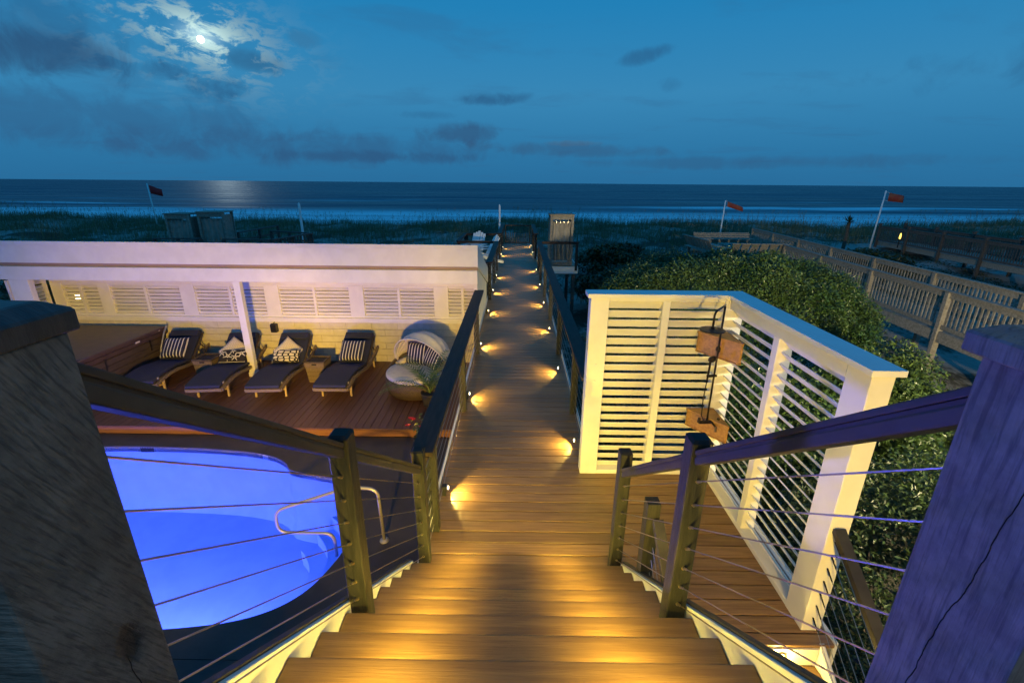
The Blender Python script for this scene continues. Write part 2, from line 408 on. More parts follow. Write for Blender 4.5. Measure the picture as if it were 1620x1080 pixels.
ORD = ['nearest', 'second', 'third', 'fourth', 'fifth', 'sixth', 'seventh', 'eighth', 'ninth']

# ------------------------------------------------------------------ terrain, sea
def hgt(x, y):
    n = .16 * np.sin(x * .55 + 1.3) * np.cos(y * .43) + .10 * np.sin(x * 1.3 + y * .9) + .05 * np.sin(x * 2.9 - y * 2.1)
    base = -2.0 + 1.0 * np.clip((y - 14) / 24, 0, 1) ** 1.3
    crest = .22 * np.sin(x * .11 + .6) + .16 * np.sin(x * .27 + 2) + np.clip(x - 20, 0, 40) * .012
    h = base + n + crest * np.clip((y - 20) / 25, 0, 1)
    far = np.clip((y - 48) / 22, 0, 1); far = far * far * (3 - 2 * far)
    h = h * (1 - far) + far * (-4.3 - np.clip(y - 70, 0, 60) * .03)
    pool = np.clip((-x - .4) / .5, 0, 1) * np.clip((14.0 - y) / 1.5, 0, 1)
    return h * (1 - pool) + pool * (-3.2)
xs = np.unique(np.concatenate([np.linspace(-160, -40, 50), np.linspace(-40, 40, 161), np.linspace(40, 160, 50)]))
ys = np.unique(np.concatenate([np.linspace(-12, 60, 145), np.linspace(60, 140, 40)]))
X, Y = np.meshgrid(xs, ys); Z = hgt(X, Y)
V = np.stack([X, Y, Z], -1).reshape(-1, 3); nx, ny = len(xs), len(ys)
I = (np.arange(ny - 1)[:, None] * nx + np.arange(nx - 1)[None]).ravel()
me = bpy.data.meshes.new('dune_ground'); me.from_pydata(V.tolist(), [], np.stack([I, I + 1, I + nx + 1, I + nx], -1).tolist())
for p in me.polygons: p.use_smooth = True
M_sand = bpy.data.materials.new('dune_sand'); M_sand.use_nodes = True; t, b = nodes(M_sand); b.inputs['Roughness'].default_value = .95
co = t.node('ShaderNodeTexCoord').outputs['Object']
n1 = t.noise(co, .28, 6, .65); n2 = t.noise(co, 5, 5, .7)
mk = t.ramp(t.m('ADD', n1, t.m('MULTIPLY', n2, .25)), .56, .68)
t.put(b.inputs['Base Color'], t.mix(mk, t.mix(n2, (.030, .030, .018), (.075, .068, .045)), t.mix(n2, (.26, .25, .22), (.38, .36, .32))))
bp = t.node('ShaderNodeBump'); bp.inputs['Strength'].default_value = .7; bp.inputs['Distance'].default_value = .06; t.put(bp.inputs['Height'], n2); t.l.new(bp.outputs[0], b.inputs['Normal'])
me.materials.append(M_sand); inst('dune_ground', me)['kind'] = 'structure'

M_sea = bpy.data.materials.new('sea_water'); M_sea.use_nodes = True; t, b = nodes(M_sea)
co = t.node('ShaderNodeTexCoord').outputs['Object']; sp = t.node('ShaderNodeSeparateXYZ'); t.put(sp.inputs[0], co)
st = t.vm('MULTIPLY', co, (.006, .075, 1))
w1 = t.noise(st, 1.0, 6, .6, .6)
w2 = t.noise(t.vm('MULTIPLY', co, (.05, .30, 1)), 1.0, 5, .6)
w3 = t.noise(t.vm('MULTIPLY', co, (.0025, .014, 1)), 1.0, 4, .6)
dy = sp.outputs[1]
wx = t.noise(t.vm('MULTIPLY', co, (.011, .004, 1)), 1.0, 3, .5)
wx2 = t.noise(t.vm('MULTIPLY', co, (.006, .03, 1)), 1.0, 3, .5)
wash = t.m('MULTIPLY', t.ramp(t.m('ADD', dy, t.m('MULTIPLY', t.m('SUBTRACT', w1, .5), 40)), 128, 158, 1, 0), t.ramp(w1, .32, .56, .45, 1))
def breaker(y0, wd, amp, thr):
    q = t.m('DIVIDE', t.m('SUBTRACT', t.m('ADD', dy, t.m('MULTIPLY', t.m('SUBTRACT', wx, .5), amp)), y0), wd)
    return t.m('MULTIPLY', t.m('POWER', 2.718, t.m('MULTIPLY', t.m('POWER', q, 2), -1)), t.ramp(wx2, thr, thr + .12))
brk = t.m('MAXIMUM', breaker(176, 12, 75, .50), t.m('MAXIMUM', t.m('MULTIPLY', breaker(225, 12, 70, .52), .6), t.m('MULTIPLY', breaker(146, 7, 60, .46), .9)))
foam = t.m('MULTIPLY', t.m('MAXIMUM', wash, brk), t.ramp(w2, .25, .7, .8, 1.1), None, True)
b.inputs['Roughness'].default_value = .33; b.inputs['IOR'].default_value = 1.2
deep = t.mix(t.ramp(w3, .35, .7), (.003, .040, .072), (.006, .070, .115))
deep = t.mix(t.m('MULTIPLY', t.ramp(w1, .42, .68), .6), deep, (.012, .12, .19))
t.put(b.inputs['Base Color'], t.mix(foam, deep, (.86, .95, .98)))
t.put(b.inputs['Roughness'], t.m('ADD', t.m('MULTIPLY', foam, .4), t.ramp(w1, .35, .65, .26, .46)))
b.inputs['Specular IOR Level'].default_value = .22
bp = t.node('ShaderNodeBump'); bp.inputs['Strength'].default_value = .6; bp.inputs['Distance'].default_value = 3
t.put(bp.inputs['Height'], t.m('ADD', w1, t.m('MULTIPLY', w2, .35))); t.l.new(bp.outputs[0], b.inputs['Normal'])
MB().add([(-30000, 62, -5), (30000, 62, -5), (30000, 30000, -5), (-30000, 30000, -5)], [(0, 1, 2, 3)]) or 0
mb = MB(); mb.add([(-30000, 62, -5), (30000, 62, -5), (30000, 30000, -5), (-30000, 30000, -5)], [(0, 1, 2, 3)])
mb.build('sea', M_sea)['kind'] = 'structure'

# moon
bm = bmesh.new(); bmesh.ops.create_icosphere(bm, subdivisions=4, radius=46)
me = bpy.data.meshes.new('moon'); bm.to_mesh(me); bm.free(); me.materials.append(M_moon)
for p in me.polygons: p.use_smooth = True
tag(inst('moon', me, loc=MOON * 9000 + Vector((0, 0, 3))), 'bright full moon glowing between thin clouds over the sea', 'moon')

# ------------------------------------------------------------------ boardwalk
RISE, RUN, Y0 = .178, .243, 2.90
bwk = structure('boardwalk')
def boards(x0, x1, ya, yb, z, m, parent, pitch=.14, gap=.010, th=.026, name='deck_board', bev=.003):
    n = int(round((yb - ya) / pitch))
    L = x1 - x0
    me = MB().box((-L / 2, -(pitch - gap) / 2, -th), (L / 2, (pitch - gap) / 2, 0)).mesh(name, m, bev, seg=1)
    for i in range(n):
        inst(name, me, parent, ((x0 + x1) / 2, ya + pitch * (i + .5), z + rnd.uniform(-.0012, .0012)))
YB = 24.5
boards(-.775, 2.265, 2.90, 4.44, 0, M_deck, bwk)
boards(.895, 2.265, 2.48, 2.90, 0, M_deck, bwk)
MB().box((.895, 2.385, -.026), (2.265, 2.473, .0006)).build('deck_board', M_deck, bwk, .003, seg=1)
boards(-.775, .855, 4.44, YB, 0, M_deck, bwk)
jm = MB()
jm.box((-.72, 2.95, -.24), (-.68, YB, -.030)); jm.box((.74, 2.95, -.24), (.78, YB, -.030)); jm.box((0, 2.95, -.24), (.04, YB, -.030))
jm.box((2.18, 2.42, -.24), (2.22, 4.3, -.030)); jm.box((1.45, 2.42, -.24), (1.49, 4.3, -.030)); jm.box((-.7, 2.96, -.24), (2.2, 3.0, -.032))
jm.build('joist', M_black, bwk)
MB().box((-.812, 2.95, -.26), (-.782, YB, .012)).build('edge_trim', M_white, bwk, .004)
MB().box((.862, 4.45, -.26), (.892, YB, .012)).build('edge_trim', M_white, bwk, .004)
MB().box((2.27, 2.40, -.26), (2.30, 4.36, .004)).build('edge_trim', M_white, bwk, .004)
for yy in (5.8, 8.2, 10.6, 13, 15.4, 17.8, 20.2, 22.6, 24.4):
    for xx in (-.75, .83): MB().box((xx - .06, yy - .06, -3.2), (xx + .06, yy + .06, -.262)).build('support_post', M_greyd, bwk)
# side bump-out platforms
for sx_, lab in ((-1, 'left'), (1, 'right')):
    x0, x1 = (-2.15, -.82) if sx_ < 0 else (.90, 2.25)
    p = structure('side_platform')
    boards(x0, x1, 17.05, 19.7, .13, M_deck, p)
    MB().box((x0 - .03, 17.0, -.12), (x1 + .03, 17.04, .14)).build('fascia', M_white, p, .004)
    MB().box((x0 - .03 if sx_ < 0 else x1, 17.04, -.12), (x0 if sx_ < 0 else x1 + .03, 19.7, .14)).build('fascia', M_white, p, .004)
    for yy in (17.3, 19.5):
        xx = x0 + .1 if sx_ < 0 else x1 - .1
        MB().box((xx - .06, yy - .06, -3), (xx + .06, yy + .06, -.125)).build('support_post', M_greyd, p)

# railings with cable infill
me_post = MB().box((-.045, -.045, 0), (.045, .045, 1.0)).mesh('post', M_post, .004, seg=1)
def cap_rail(lab, a, b, posts, ncab=8, wd=.18, group='cable railings along the boardwalk', z=0, top=1.05, name='cable_railing'):
    a, b = Vector(a), Vector(b); t_ = thing(name, lab, 'railing', (a.x, a.y, z), 0, group)
    d = b - a; L = d.length; dn = d.normalized()
    MB().bar((0, 0, top - .02), (*d[:2], top - .02), wd, .04).build('cap_rail', M_rail, t_, .006)
    MB().bar((0, 0, top - .065), (*d[:2], top - .065), .09, .04).build('under_rail', M_rail, t_, .004)
    for s_ in posts:
        q = dn * s_; o = inst('post', me_post, t_, (q.x, q.y, 0), None, (1, 1, (top - .09) / 1.0))
    cme = MB().tube([(0, 0, 0), (*d[:2], 0)], .0035, 5).mesh('cable', M_cable)
    for k in range(ncab):
        inst('cable', cme, t_, (0, 0, .09 + k * (top - .2) / (ncab - 1)))
    return t_
LX, RX = -.730, .815
cap_rail('brown capped cable railing on left of the walkway between stairs and white pavilion', (LX, 3.12), (LX, 8.92), (.36, 2.72, 5.05))
cap_rail('brown capped cable railing on left of the walkway just past the white pavilion', (LX, 12.3), (LX, 17.0), (.1, 2.35, 4.62))
cap_rail('long brown capped cable railing on right of the walkway beside the shower screen', (RX, 4.62), (RX, 17.0), (1.2, 3.55, 5.9, 8.25, 10.6, 12.28))
cap_rail('short far left walkway railing from side platform to the gate', (LX, 19.75), (LX, 24.45), (.06, 2.3, 4.6))
cap_rail('short far right walkway railing from side platform to the gate', (RX, 19.75), (RX, 24.45), (.06, 2.3, 4.6))
cap_rail('dark railing on near side of the left platform in front of the white chairs', (-2.15, 17.0), (LX - .10, 17.0), (.05,), 8, .12)
cap_rail('dark railing behind the white chairs on far side of the left platform', (-2.15, 19.72), (LX - .10, 19.72), (.05,), 8, .12)
cap_rail('dark railing in front of the tall cloth-hung frame on right platform', (RX + .10, 17.0), (2.25, 17.0), (1.28,), 8, .12)
cap_rail('dark railing on outer left edge of the left platform', (-2.15, 17.08), (-2.15, 19.64), (2.5,), 8, .12)
g = thing('walkway_gate', 'dark gate closing the far seaward end of the walkway', 'gate', (LX + .12, 24.45, 0))
MB().box((0, -.03, .95), (1.32, .03, 1.0)).build('top_rail', M_rail, g); MB().box((0, -.03, .08), (1.32, .03, .13)).build('bottom_rail', M_rail, g)
bme = MB().box((-.018, -.012, .13), (.018, .012, .62)).mesh('slat', M_greyd)
for k in range(12): inst('slat', bme, g, (.06 + k * .11, 0, 0))
for xx in (0.02, 1.30): MB().box((xx - .02, -.025, .13), (xx + .02, .025, .95)).build('stile', M_rail, g)

# lights on both edges
me_fix = MB().lathe([(.004, -.002), (.030, -.002), (.032, .010), (.022, .014)], n=16).mesh('housing', M_brass)
me_len = MB().lathe([(.001, .012), (.019, .012), (.016, .018), (.001, .019)], n=14).mesh('lens', M_lens)
def deck_light(x, y, sx_, lab, e=24.):
    o = thing('deck_light', lab, 'light', (x, y, .095), 0, 'small warm lights along the walkway edges')
    ry = pi / 2 if sx_ > 0 else -pi / 2
    inst('housing', me_fix, o, (0, 0, 0), (0, ry, 0)); inst('lens', me_len, o, (0, 0, 0), (0, ry, 0))
    lamp('lamp', 'SPOT', (sx_ * .025, 0, .004), (sx_ * 1.0, 0, -.30), e, WARM, .014, 134, .22, o)
for i, y in enumerate((3.97, 6.20, 8.45, 10.9, 13.2, 15.5, 20.4, 22.7)):
    deck_light(-.69, y, 1, f'{ORD[i]} small warm light from the stairs on left edge of the walkway')
    MB().box((-.735, y - .03, 0.012), (-.695, y + .03, .12)).build('bracket', M_post, bpy.data.objects[[o.name for o in C.objects if o.name.startswith('deck_light')][-1]]).matrix_parent_inverse = Matrix.Translation((.69, -y, -.095))
for i, y in enumerate((4.92, 7.24, 9.5, 11.76, 14.03, 16.6, 21.0, 23.5)):
    deck_light(.74, y, -1, f'{ORD[i]} small warm light from the stairs on right edge of the walkway')

# ------------------------------------------------------------------ main stairs
stair = thing('staircase', 'wide brown composite stairs with white skirts leading down to the walkway', 'stairs', (0, 0, 0))
TX0, TX1 = -.812, .870
tme = MB().box((TX0, -.275, -.028), (TX1, 0, 0)).mesh('tread', M_tread, .010, seg=3)
rme = MB().box((TX0, 0, -RISE + .0), (TX1, .018, -.029)).mesh('riser', M_white)
for k in range(1, 10):
    yk = Y0 - RUN * (k - 1); zk = RISE * k
    inst('tread', tme, stair, (0, yk, zk)); inst('riser', rme, stair, (0, yk - .045, zk))
    for xx in (-.44, .42):
        f = inst('step_light', me_fix, stair, (xx, yk - .026, zk - .062), (-pi / 2, 0, 0), (.55, .55, .55))
        inst('lens', me_len, f)
        lamp('step_lamp', 'SPOT', (xx, yk - .010, zk - .050), (xx * 1.04, yk + .16, zk - .22), 20, (1.0, .74, .10), .03, 176, .75, stair)
yk = Y0 - RUN * 9; MB().box((TX0, yk - .045, 1.602), (TX1, yk - .027, 1.751)).build('riser', M_white, stair)
for xx in (-.44, .42): lamp('step_lamp', 'SPOT', (xx, yk - .010, 1.725), (xx * 1.04, yk + .16, 1.55), 20, (1.0, .74, .10), .03, 176, .75, stair)
sl = RISE / RUN
def nz(y): return RISE + (Y0 - y) * sl
for xa, xb in ((TX0 - .040, TX0 - .003), (TX1 + .003, TX1 + .038)):
    prof = [(.72, nz(.72) + .072), (2.96, nz(2.96) + .004), (2.96, -.02), (2.9, -.25), (.72, nz(.72) - .36)]
    n = len(prof); mb = MB(); mb.sweep([(p[0], p[1]) for p in prof], 'x', xa, xb); mb.build('skirt_board', M_white, stair, .003, seg=1)
    xo = xa - .001 if xa < 0 else xb + .001
    mb = MB(); mb.bar((xo, .72, nz(.72) + .078), (xo, 2.97, nz(2.97) + .010), .030, .012); mb.build('skirt_edge', M_hand, stair)
ld = structure('landing_deck')
boards(-1.4, 1.4, -1.2, Y0 - RUN * 9, 1.78, M_deck, ld)

# stair railings
def stair_rail(side):
    L = side < 0
    lab = 'cable stair railing on the left of the stairs beside the lit pool' if L else 'cable stair railing on the right of the stairs beside the slatted screen'
    t_ = thing('stair_railing', lab, 'railing', (0, 0, 0), 0, 'cable railings beside the stairs')
    xm, xb_ = (-.776, -.745) if L else (.818, .842)
    px0, px1, py0, py1 = (-.905, -.700, .480, .679) if L else (.757, .957, .505, .708)
    m = M_newL if L else M_newR
    cx, cy = (px0 + px1) / 2, (py0 + py1) / 2; zc0 = 2.826 if L else 2.794
    o = MB().box((px0 - cx, py0 - cy, -.60), (px1 - cx, py1 - cy, zc0 - 2.38)).build('newel_post', m, t_, .006, loc=(cx, cy, 2.38)); o['label'] = 'rough dark newel post nearest the camera' if L else 'cracked violet-lit newel post nearest the camera'
    h = .012 if L else .020; zc = 2.827 if L else 2.795; e = .028
    mb = MB(); xs_ = (px0 - h, px1 + h, py0 - h, py1 + h)
    a0, a1, b0, b1 = xs_[0] - cx, xs_[1] - cx, xs_[2] - cy, xs_[3] - cy
    vs = [(a0, b0, 0), (a1, b0, 0), (a1, b1, 0), (a0, b1, 0), (a0, b0, .034), (a1, b0, .034), (a1, b1, .034), (a0, b1, .034),
          (a0 + e, b0 + e, .052), (a1 - e, b0 + e, .052), (a1 - e, b1 - e, .052), (a0 + e, b1 - e, .052)]
    fs = [(3, 2, 1, 0)] + [(i, (i + 1) % 4, 4 + (i + 1) % 4, 4 + i) for i in range(4)] + [(4 + i, 4 + (i + 1) % 4, 8 + (i + 1) % 4, 8 + i) for i in range(4)] + [(8, 9, 10, 11)]
    mb.add(vs, fs); mb.build('newel_cap', M_capwood if L else M_newR, t_, .003, loc=(cx, cy, zc), seg=1)
    zb = RISE * 5
    posts = [(xm, 1.795, zb, 2.0 if L else 2.0), (xb_, 3.075 if L else 3.03, 0, 1.11 if L else 1.15)]
    for (x, y, z0, z1) in posts:
        mb = MB(); w2 = .046
        mb.box((-w2, -w2, 0), (w2, w2, z1 - z0 - .012)); mb.build('post', M_post, t_, .004, loc=(x, y, z0), seg=1)
        mb = MB(); mb.add([(-w2, -w2, 0), (w2, -w2, 0), (w2, w2, 0), (-w2, w2, 0), (-w2 * .72, -w2 * .72, .012), (w2 * .72, -w2 * .72, .012), (w2 * .72, w2 * .72, .012), (-w2 * .72, w2 * .72, .012)],
                          [(3, 2, 1, 0), (4, 5, 6, 7), (0, 1, 5, 4), (1, 2, 6, 5), (2, 3, 7, 6), (3, 0, 4, 7)]); mb.build('post_cap', M_black, t_, loc=(x, y, z1 - .012))
    rz = (lambda y: 2.755 - .765 * (y - .725)) if L else (lambda y: 2.735 - .76 * (y - .725))
    xr0 = (px0 + px1) / 2 + (.035 if L else -.035)
    xh = xm - .0 if L else xm
    segs = [((xh, py1 + .002), (xm, 1.795 - .047)), ((xm, 1.795 + .047), (xb_, (3.075 if L else 3.03) - .047))]
    for (a, b_) in segs:
        za, zb2 = rz(a[1]), rz(b_[1])
        mb = MB()
        mb.bar((a[0], a[1], za - .012), (b_[0], b_[1], zb2 - .012), .066, .018)
        mb.bar((a[0], a[1], za - .029), (b_[0], b_[1], zb2 - .029), .050, .016)
        mb.build('handrail', M_hand, t_, .004)
        mb = MB(); mb.bar((a[0], a[1], za - .056), (b_[0], b_[1], zb2 - .056), .058, .036); mb.build('handrail_body', M_hand, t_, .006)
    z7 = (1.735, 1.610, 1.486, 1.364, 1.245, 1.130, 1.020)
    cs = .755
    for z in z7:
        for (a, b_) in segs:
            p0 = Vector((a[0], a[1], z + cs * (1.83 - a[1]))); p1 = Vector((b_[0], b_[1], z + cs * (1.83 - b_[1])))
            MB().tube([p0, p1], .0028, 5).build('cable', M_cable, t_)
            dd = (p1 - p0).normalized()
            if p1.z > .04: MB().tube([p1 - dd * .045, p1 - dd * .03, p1 - dd * .006, p1], [.004, .0065, .0065, .010], 8).build('cable_fitting', M_brass, t_)
M_capwood = mat('newel_cap_wood', (.020, .019, .018), (.040, .037, .034), .45, scale=(3, 12, 3), ns=4, bump=.25)
stair_rail(-1); stair_rail(1)

# ------------------------------------------------------------------ side stairs on the right
ss = thing('side_stairs', 'short side stairs with a glowing riser light below the slatted screen', 'stairs', (0, 0, 0))
for k in range(1, 7):
    y1 = 2.385 - .26 * (k - 1)
    MB().box((.90, y1 - .29, -RISE * k - .028), (2.155, y1 - .012, -RISE * k)).build('tread', M_tread, ss, .005, seg=1)
    MB().box((.90, y1 - .010, -RISE * k), (2.155, y1 + .006, -RISE * (k - 1) - .0285)).build('riser', M_white, ss)
f = inst('riser_light', me_fix, ss, (1.90, 2.372, -.088), (pi / 2, 0, 0)); inst('lens', me_len, f)
lamp('riser_lamp', 'POINT', (1.90, 2.338, -.088), None, 7, WARM, .02, None, 0, ss)
mb = MB(); mb.sweep([(2.40, .004), (2.40, -.26), (.8, -1.50), (.8, -1.16)], 'x', 2.160, 2.200); mb.build('skirt_board', M_white, ss, .003, seg=1)
sr = thing('side_stair_railing', 'dark cable railing running down from the screen end post beside the shrubs', 'railing', (0, 0, 0), 0, 'cable railings beside the stairs')
mb = MB(); mb.bar((2.15, 2.50, .90), (2.15, 1.1, -.12), .075, .045); mb.build('handrail', M_hand, sr, .006)
for k in range(7):
    z = .80 - k * .112
    MB().tube([(2.15, 2.50, z), (2.15, 1.1, z - 1.02)], .0028, 5).build('cable', M_cable, sr)
    MB().tube([(2.15, 2.497, z), (2.15, 2.43, z - .05)], [.0065, .005], 6).build('cable_fitting', M_black, sr)
MB().box((2.105, 1.05, -1.3), (2.195, 1.14, -.15)).build('post', M_post, sr, .004)
sr2 = thing('side_stair_railing', 'dark railing with short post descending behind the right stair railing', 'railing', (0, 0, 0), 0, 'cable railings beside the stairs')
MB().box((.90, 2.57, 0), (.99, 2.66, 1.02)).build('post', M_post, sr2, .004)
mb = MB(); mb.bar((.975, 2.565, .90), (.975, 1.5, .12), .07, .05); mb.build('handrail', M_hand, sr2, .005)
for k in range(7):
    z = .78 - k * .11; MB().tube([(.965, 2.565, z), (.965, 1.5, z - .78)], .0028, 5).build('cable', M_cable, sr2)

# ------------------------------------------------------------------ slatted privacy screen with outdoor shower
ps = thing('privacy_screen', 'tall white louvered privacy screen standing in an L on the deck', 'screen', (0, 0, 0))
ZT = 2.004
def pbox(n, lo, hi, bev=.004, m=M_white): return MB().box(lo, hi).build(n, m, ps, bev, seg=1)
YF, YK, XI, XO = 4.380, 4.515, 2.090, 2.228
pbox('end_post', (.730, YF, 0), (.912, YK, ZT)); pbox('corner_post', (2.052, YF - .002, 0), (XO, YK, ZT)); pbox('end_post', (XI, 2.500, 0), (XO, 2.712, ZT))
pbox('stile', (1.440, YF + .004, .05), (1.512, YK - .01, 1.966)); pbox('stile', (XI + .004, 3.485, .05), (XO - .01, 3.567, 1.90))
pbox('bottom_rail', (.9125, YF + .002, 0), (2.0515, YK - .004, .05)); pbox('top_rail', (.9125, YF + .002, 1.966), (2.0515, YK - .004, ZT))
pbox('bottom_rail', (XI + .002, 2.7125, 0), (XO - .004, YF - .003, .05)); pbox('top_rail', (XI + .002, 2.7125, 1.90), (XO - .004, YF - .003, ZT))
MB().box((.695, YF - .035, ZT + .001), (2.045, YK + .03, ZT + .042)).build('cap', M_cap, ps, .006)
mb = MB(); mb.prism([(2.0455, YF - .035), (2.055, YF - .037), (2.055, 2.468), (2.262, 2.468), (2.262, YK + .03), (2.0455, YK + .03)], ZT + .001, ZT + .042); mb.build('cap', M_cap, ps, .005)
NS = 20; sp_ = (1.966 - .05) / NS
def slatmesh(L, axis, sg, hw=.055, tl=53):
    mb = MB(); a = RAD(tl)
    c = [(-hw, -.006), (hw, -.006), (hw, .006), (-hw, .006)]
    pr = [(sg * (-u * cos(a) + v * sin(a)), u * sin(a) + v * cos(a)) for u, v in c]
    mb.sweep(pr, axis, 0, L); return mb.mesh('slat', M_white, .003, seg=1)
ym = (YF + YK) / 2 + .005; xm_ = (XI + XO) / 2 + .005
for (xa, xb2) in ((.9115, 1.441), (1.511, 2.053)):
    me = slatmesh(xb2 - xa, 'x', 1)
    for k in range(NS): inst('slat', me, ps, (xa, ym, .05 + sp_ * (k + .5)))
sp2 = (1.90 - .05) / 19
for (ya, yb) in ((2.711, 3.486), (3.566, 4.381)):
    me = slatmesh(yb - ya, 'y', 1, .046, 46)
    for k in range(19): inst('slat', me, ps, (xm_, ya, .05 + sp2 * (k + .5)))
for (x, z) in ((.80, 1.30), (.80, 1.12), (.79, .52)):
    MB().lathe([(.004, 0), (.012, 0), (.010, .004)], n=10).build('bolt', M_cap, ps, loc=(x + .02, YF - .001, z)).rotation_euler = (pi / 2, 0, 0)
# corner shelves
def shelf(z0, z1, lab):
    o = thing('corner_shelf', lab, 'shelf', (2.088, 4.376, z0), 0, 'wood blocks in the shower corner')
    h = z1 - z0
    MB().prism([(0, 0), (-.275, 0), (-.275, -.02), (-.02, -.385), (0, -.385)], 0, h - .022).build('body', M_cedar, o, .004)
    MB().prism([(0, 0), (-.285, 0), (-.285, -.022), (-.022, -.395), (0, -.395)], h - .021, h).build('top_board', M_cedar, o, .004)
    MB().prism([(0, 0), (-.280, 0), (-.280, -.021), (-.021, -.390), (0, -.390)], -.012, -.001).build('bottom_lip', M_cedar, o, .002)
shelf(1.48, 1.68, 'upper cedar corner block behind the shower pipe'); shelf(.65, .83, 'lower cedar corner block behind the shower valve')
sh = thing('outdoor_shower', 'dark bronze outdoor shower column with round rain head and hand spray', 'shower', (0, 0, 0))
xs_, ys_ = 1.930, 4.140
MB().tube([(xs_, ys_, .80), (xs_, ys_, 1.98)] , .0095, 8).build('riser_pipe', M_bronze, sh, smooth=True)
arm = [(xs_, ys_, 1.975)] + [(xs_ - .02 * k / 3, ys_ - .02 * k / 3, 1.985 + .006 * k) for k in range(3)] + [(xs_ - .13, ys_ - .14, 1.985), (xs_ - .155, ys_ - .17, 1.975), (xs_ - .165, ys_ - .18, 1.95), (xs_ - .165, ys_ - .18, 1.845)]
MB().tube(arm, .0095, 8).build('shower_arm', M_bronze, sh, smooth=True)
MB().lathe([(.012, .035), (.02, .018), (.108, .010), (.112, .004), (.108, 0), (.01, 0)], n=28).build('rain_head', M_bronze, sh, loc=(xs_ - .165, ys_ - .18, 1.812))
MB().tube([(xs_, ys_, 1.56), (xs_ + .08, ys_ + .09, 1.56)], .012, 8).build('wall_bracket', M_bronze, sh)
MB().lathe([(.01, 0), (.032, 0), (.028, .01), (.012, .012)], n=14).build('bracket_flange', M_bronze, sh, loc=(xs_ + .02, ys_ + .03, 1.56)).rotation_euler = (pi / 2, 0, -.7)
MB().tube([(xs_ - .075, ys_ - .02, 1.30), (xs_ + .02, ys_ - .005, 1.30)], .014, 8).build('slide_bracket', M_bronze, sh)
hs = MB().tube([(xs_ - .075, ys_ - .03, 1.26), (xs_ - .072, ys_ - .035, 1.40), (xs_ - .078, ys_ - .045, 1.47)], [.009, .010, .012], 8).build('hand_spray', M_bronze, sh, smooth=True)
mb = MB().lathe([(.004, 0), (.034, 0), (.038, .006), (.030, .018), (.012, .024)], n=18); hd = mb.build('spray_face', M_bronze, sh, loc=(xs_ - .08, ys_ - .075, 1.50)); hd.rotation_euler = (1.9, 0, 0)
dots = MB()
for a in range(3):
    for k in range(6 * a + 1 if a else 1): 
        an = 2 * pi * k / max(6 * a, 1); q = .011 * a; dots.box((q * cos(an) - .002, q * sin(an) - .002, -.002), (q * cos(an) + .002, q * sin(an) + .002, .0005))
dots.build('nozzle', M_cable, hd)
MB().tube([(xs_ - .075, ys_ - .03, 1.26), (xs_ - .085, ys_ - .035, 1.05), (xs_ - .075, ys_ - .03, .88), (xs_ - .03, ys_ - .02, .80)], .006, 6).build('hose', M_bronze, sh, smooth=True)
MB().tube([(xs_ - .085, ys_ - .02, .80), (xs_ + .095, ys_ - .01, .80)], .019, 10).build('mixer_valve', M_bronze, sh)
for xx in (-.09, .10): MB().tube([(xs_ + xx, ys_ - .02, .80), (xs_ + xx + .005, ys_ - .02, .845)], .016, 8).build('valve_knob', M_bronze, sh)
MB().tube([(xs_ + .05, ys_ - .03, .79), (xs_ + .055, ys_ - .09, .785), (xs_ + .055, ys_ - .105, .74)], .011, 8).build('spout', M_bronze, sh)

# ------------------------------------------------------------------ pool
ZD, ZWD, ZP = -1.15, -1.0, -1.195
poolR = [(-3.34, 3.36), (-2.66, 3.50), (-2.27, 3.79), (-2.08, 4.25), (-2.02, 4.75), (-2.10, 5.25), (-2.5, 5.74), (-3.0, 5.90), (-3.43, 6.02), (-3.62, 6.22), (-3.93, 6.40), (-4.5, 6.53), (-5.4, 6.61)]
poolL = [(-6.7, 6.62), (-8.0, 6.5), (-8.9, 6.1), (-9.3, 5.4), (-9.3, 4.6), (-8.9, 3.9), (-8.0, 3.5), (-6.5, 3.32), (-4.6, 3.28)]
def smooth_loop(P, n=6):
    out = []; N = len(P)
    for i in range(N):
        p0, p1, p2, p3 = [np.array(P[(i + k) % N]) for k in (-1, 0, 1, 2)]
        for j in range(n):
            t = j / n
            out.append(tuple(.5 * ((2 * p1) + (-p0 + p2) * t + (2 * p0 - 5 * p1 + 4 * p2 - p3) * t * t + (-p0 + 3 * p1 - 3 * p2 + p3) * t ** 3)))
    return out
loop = smooth_loop(poolR + poolL)
surround = structure('pool_surround')
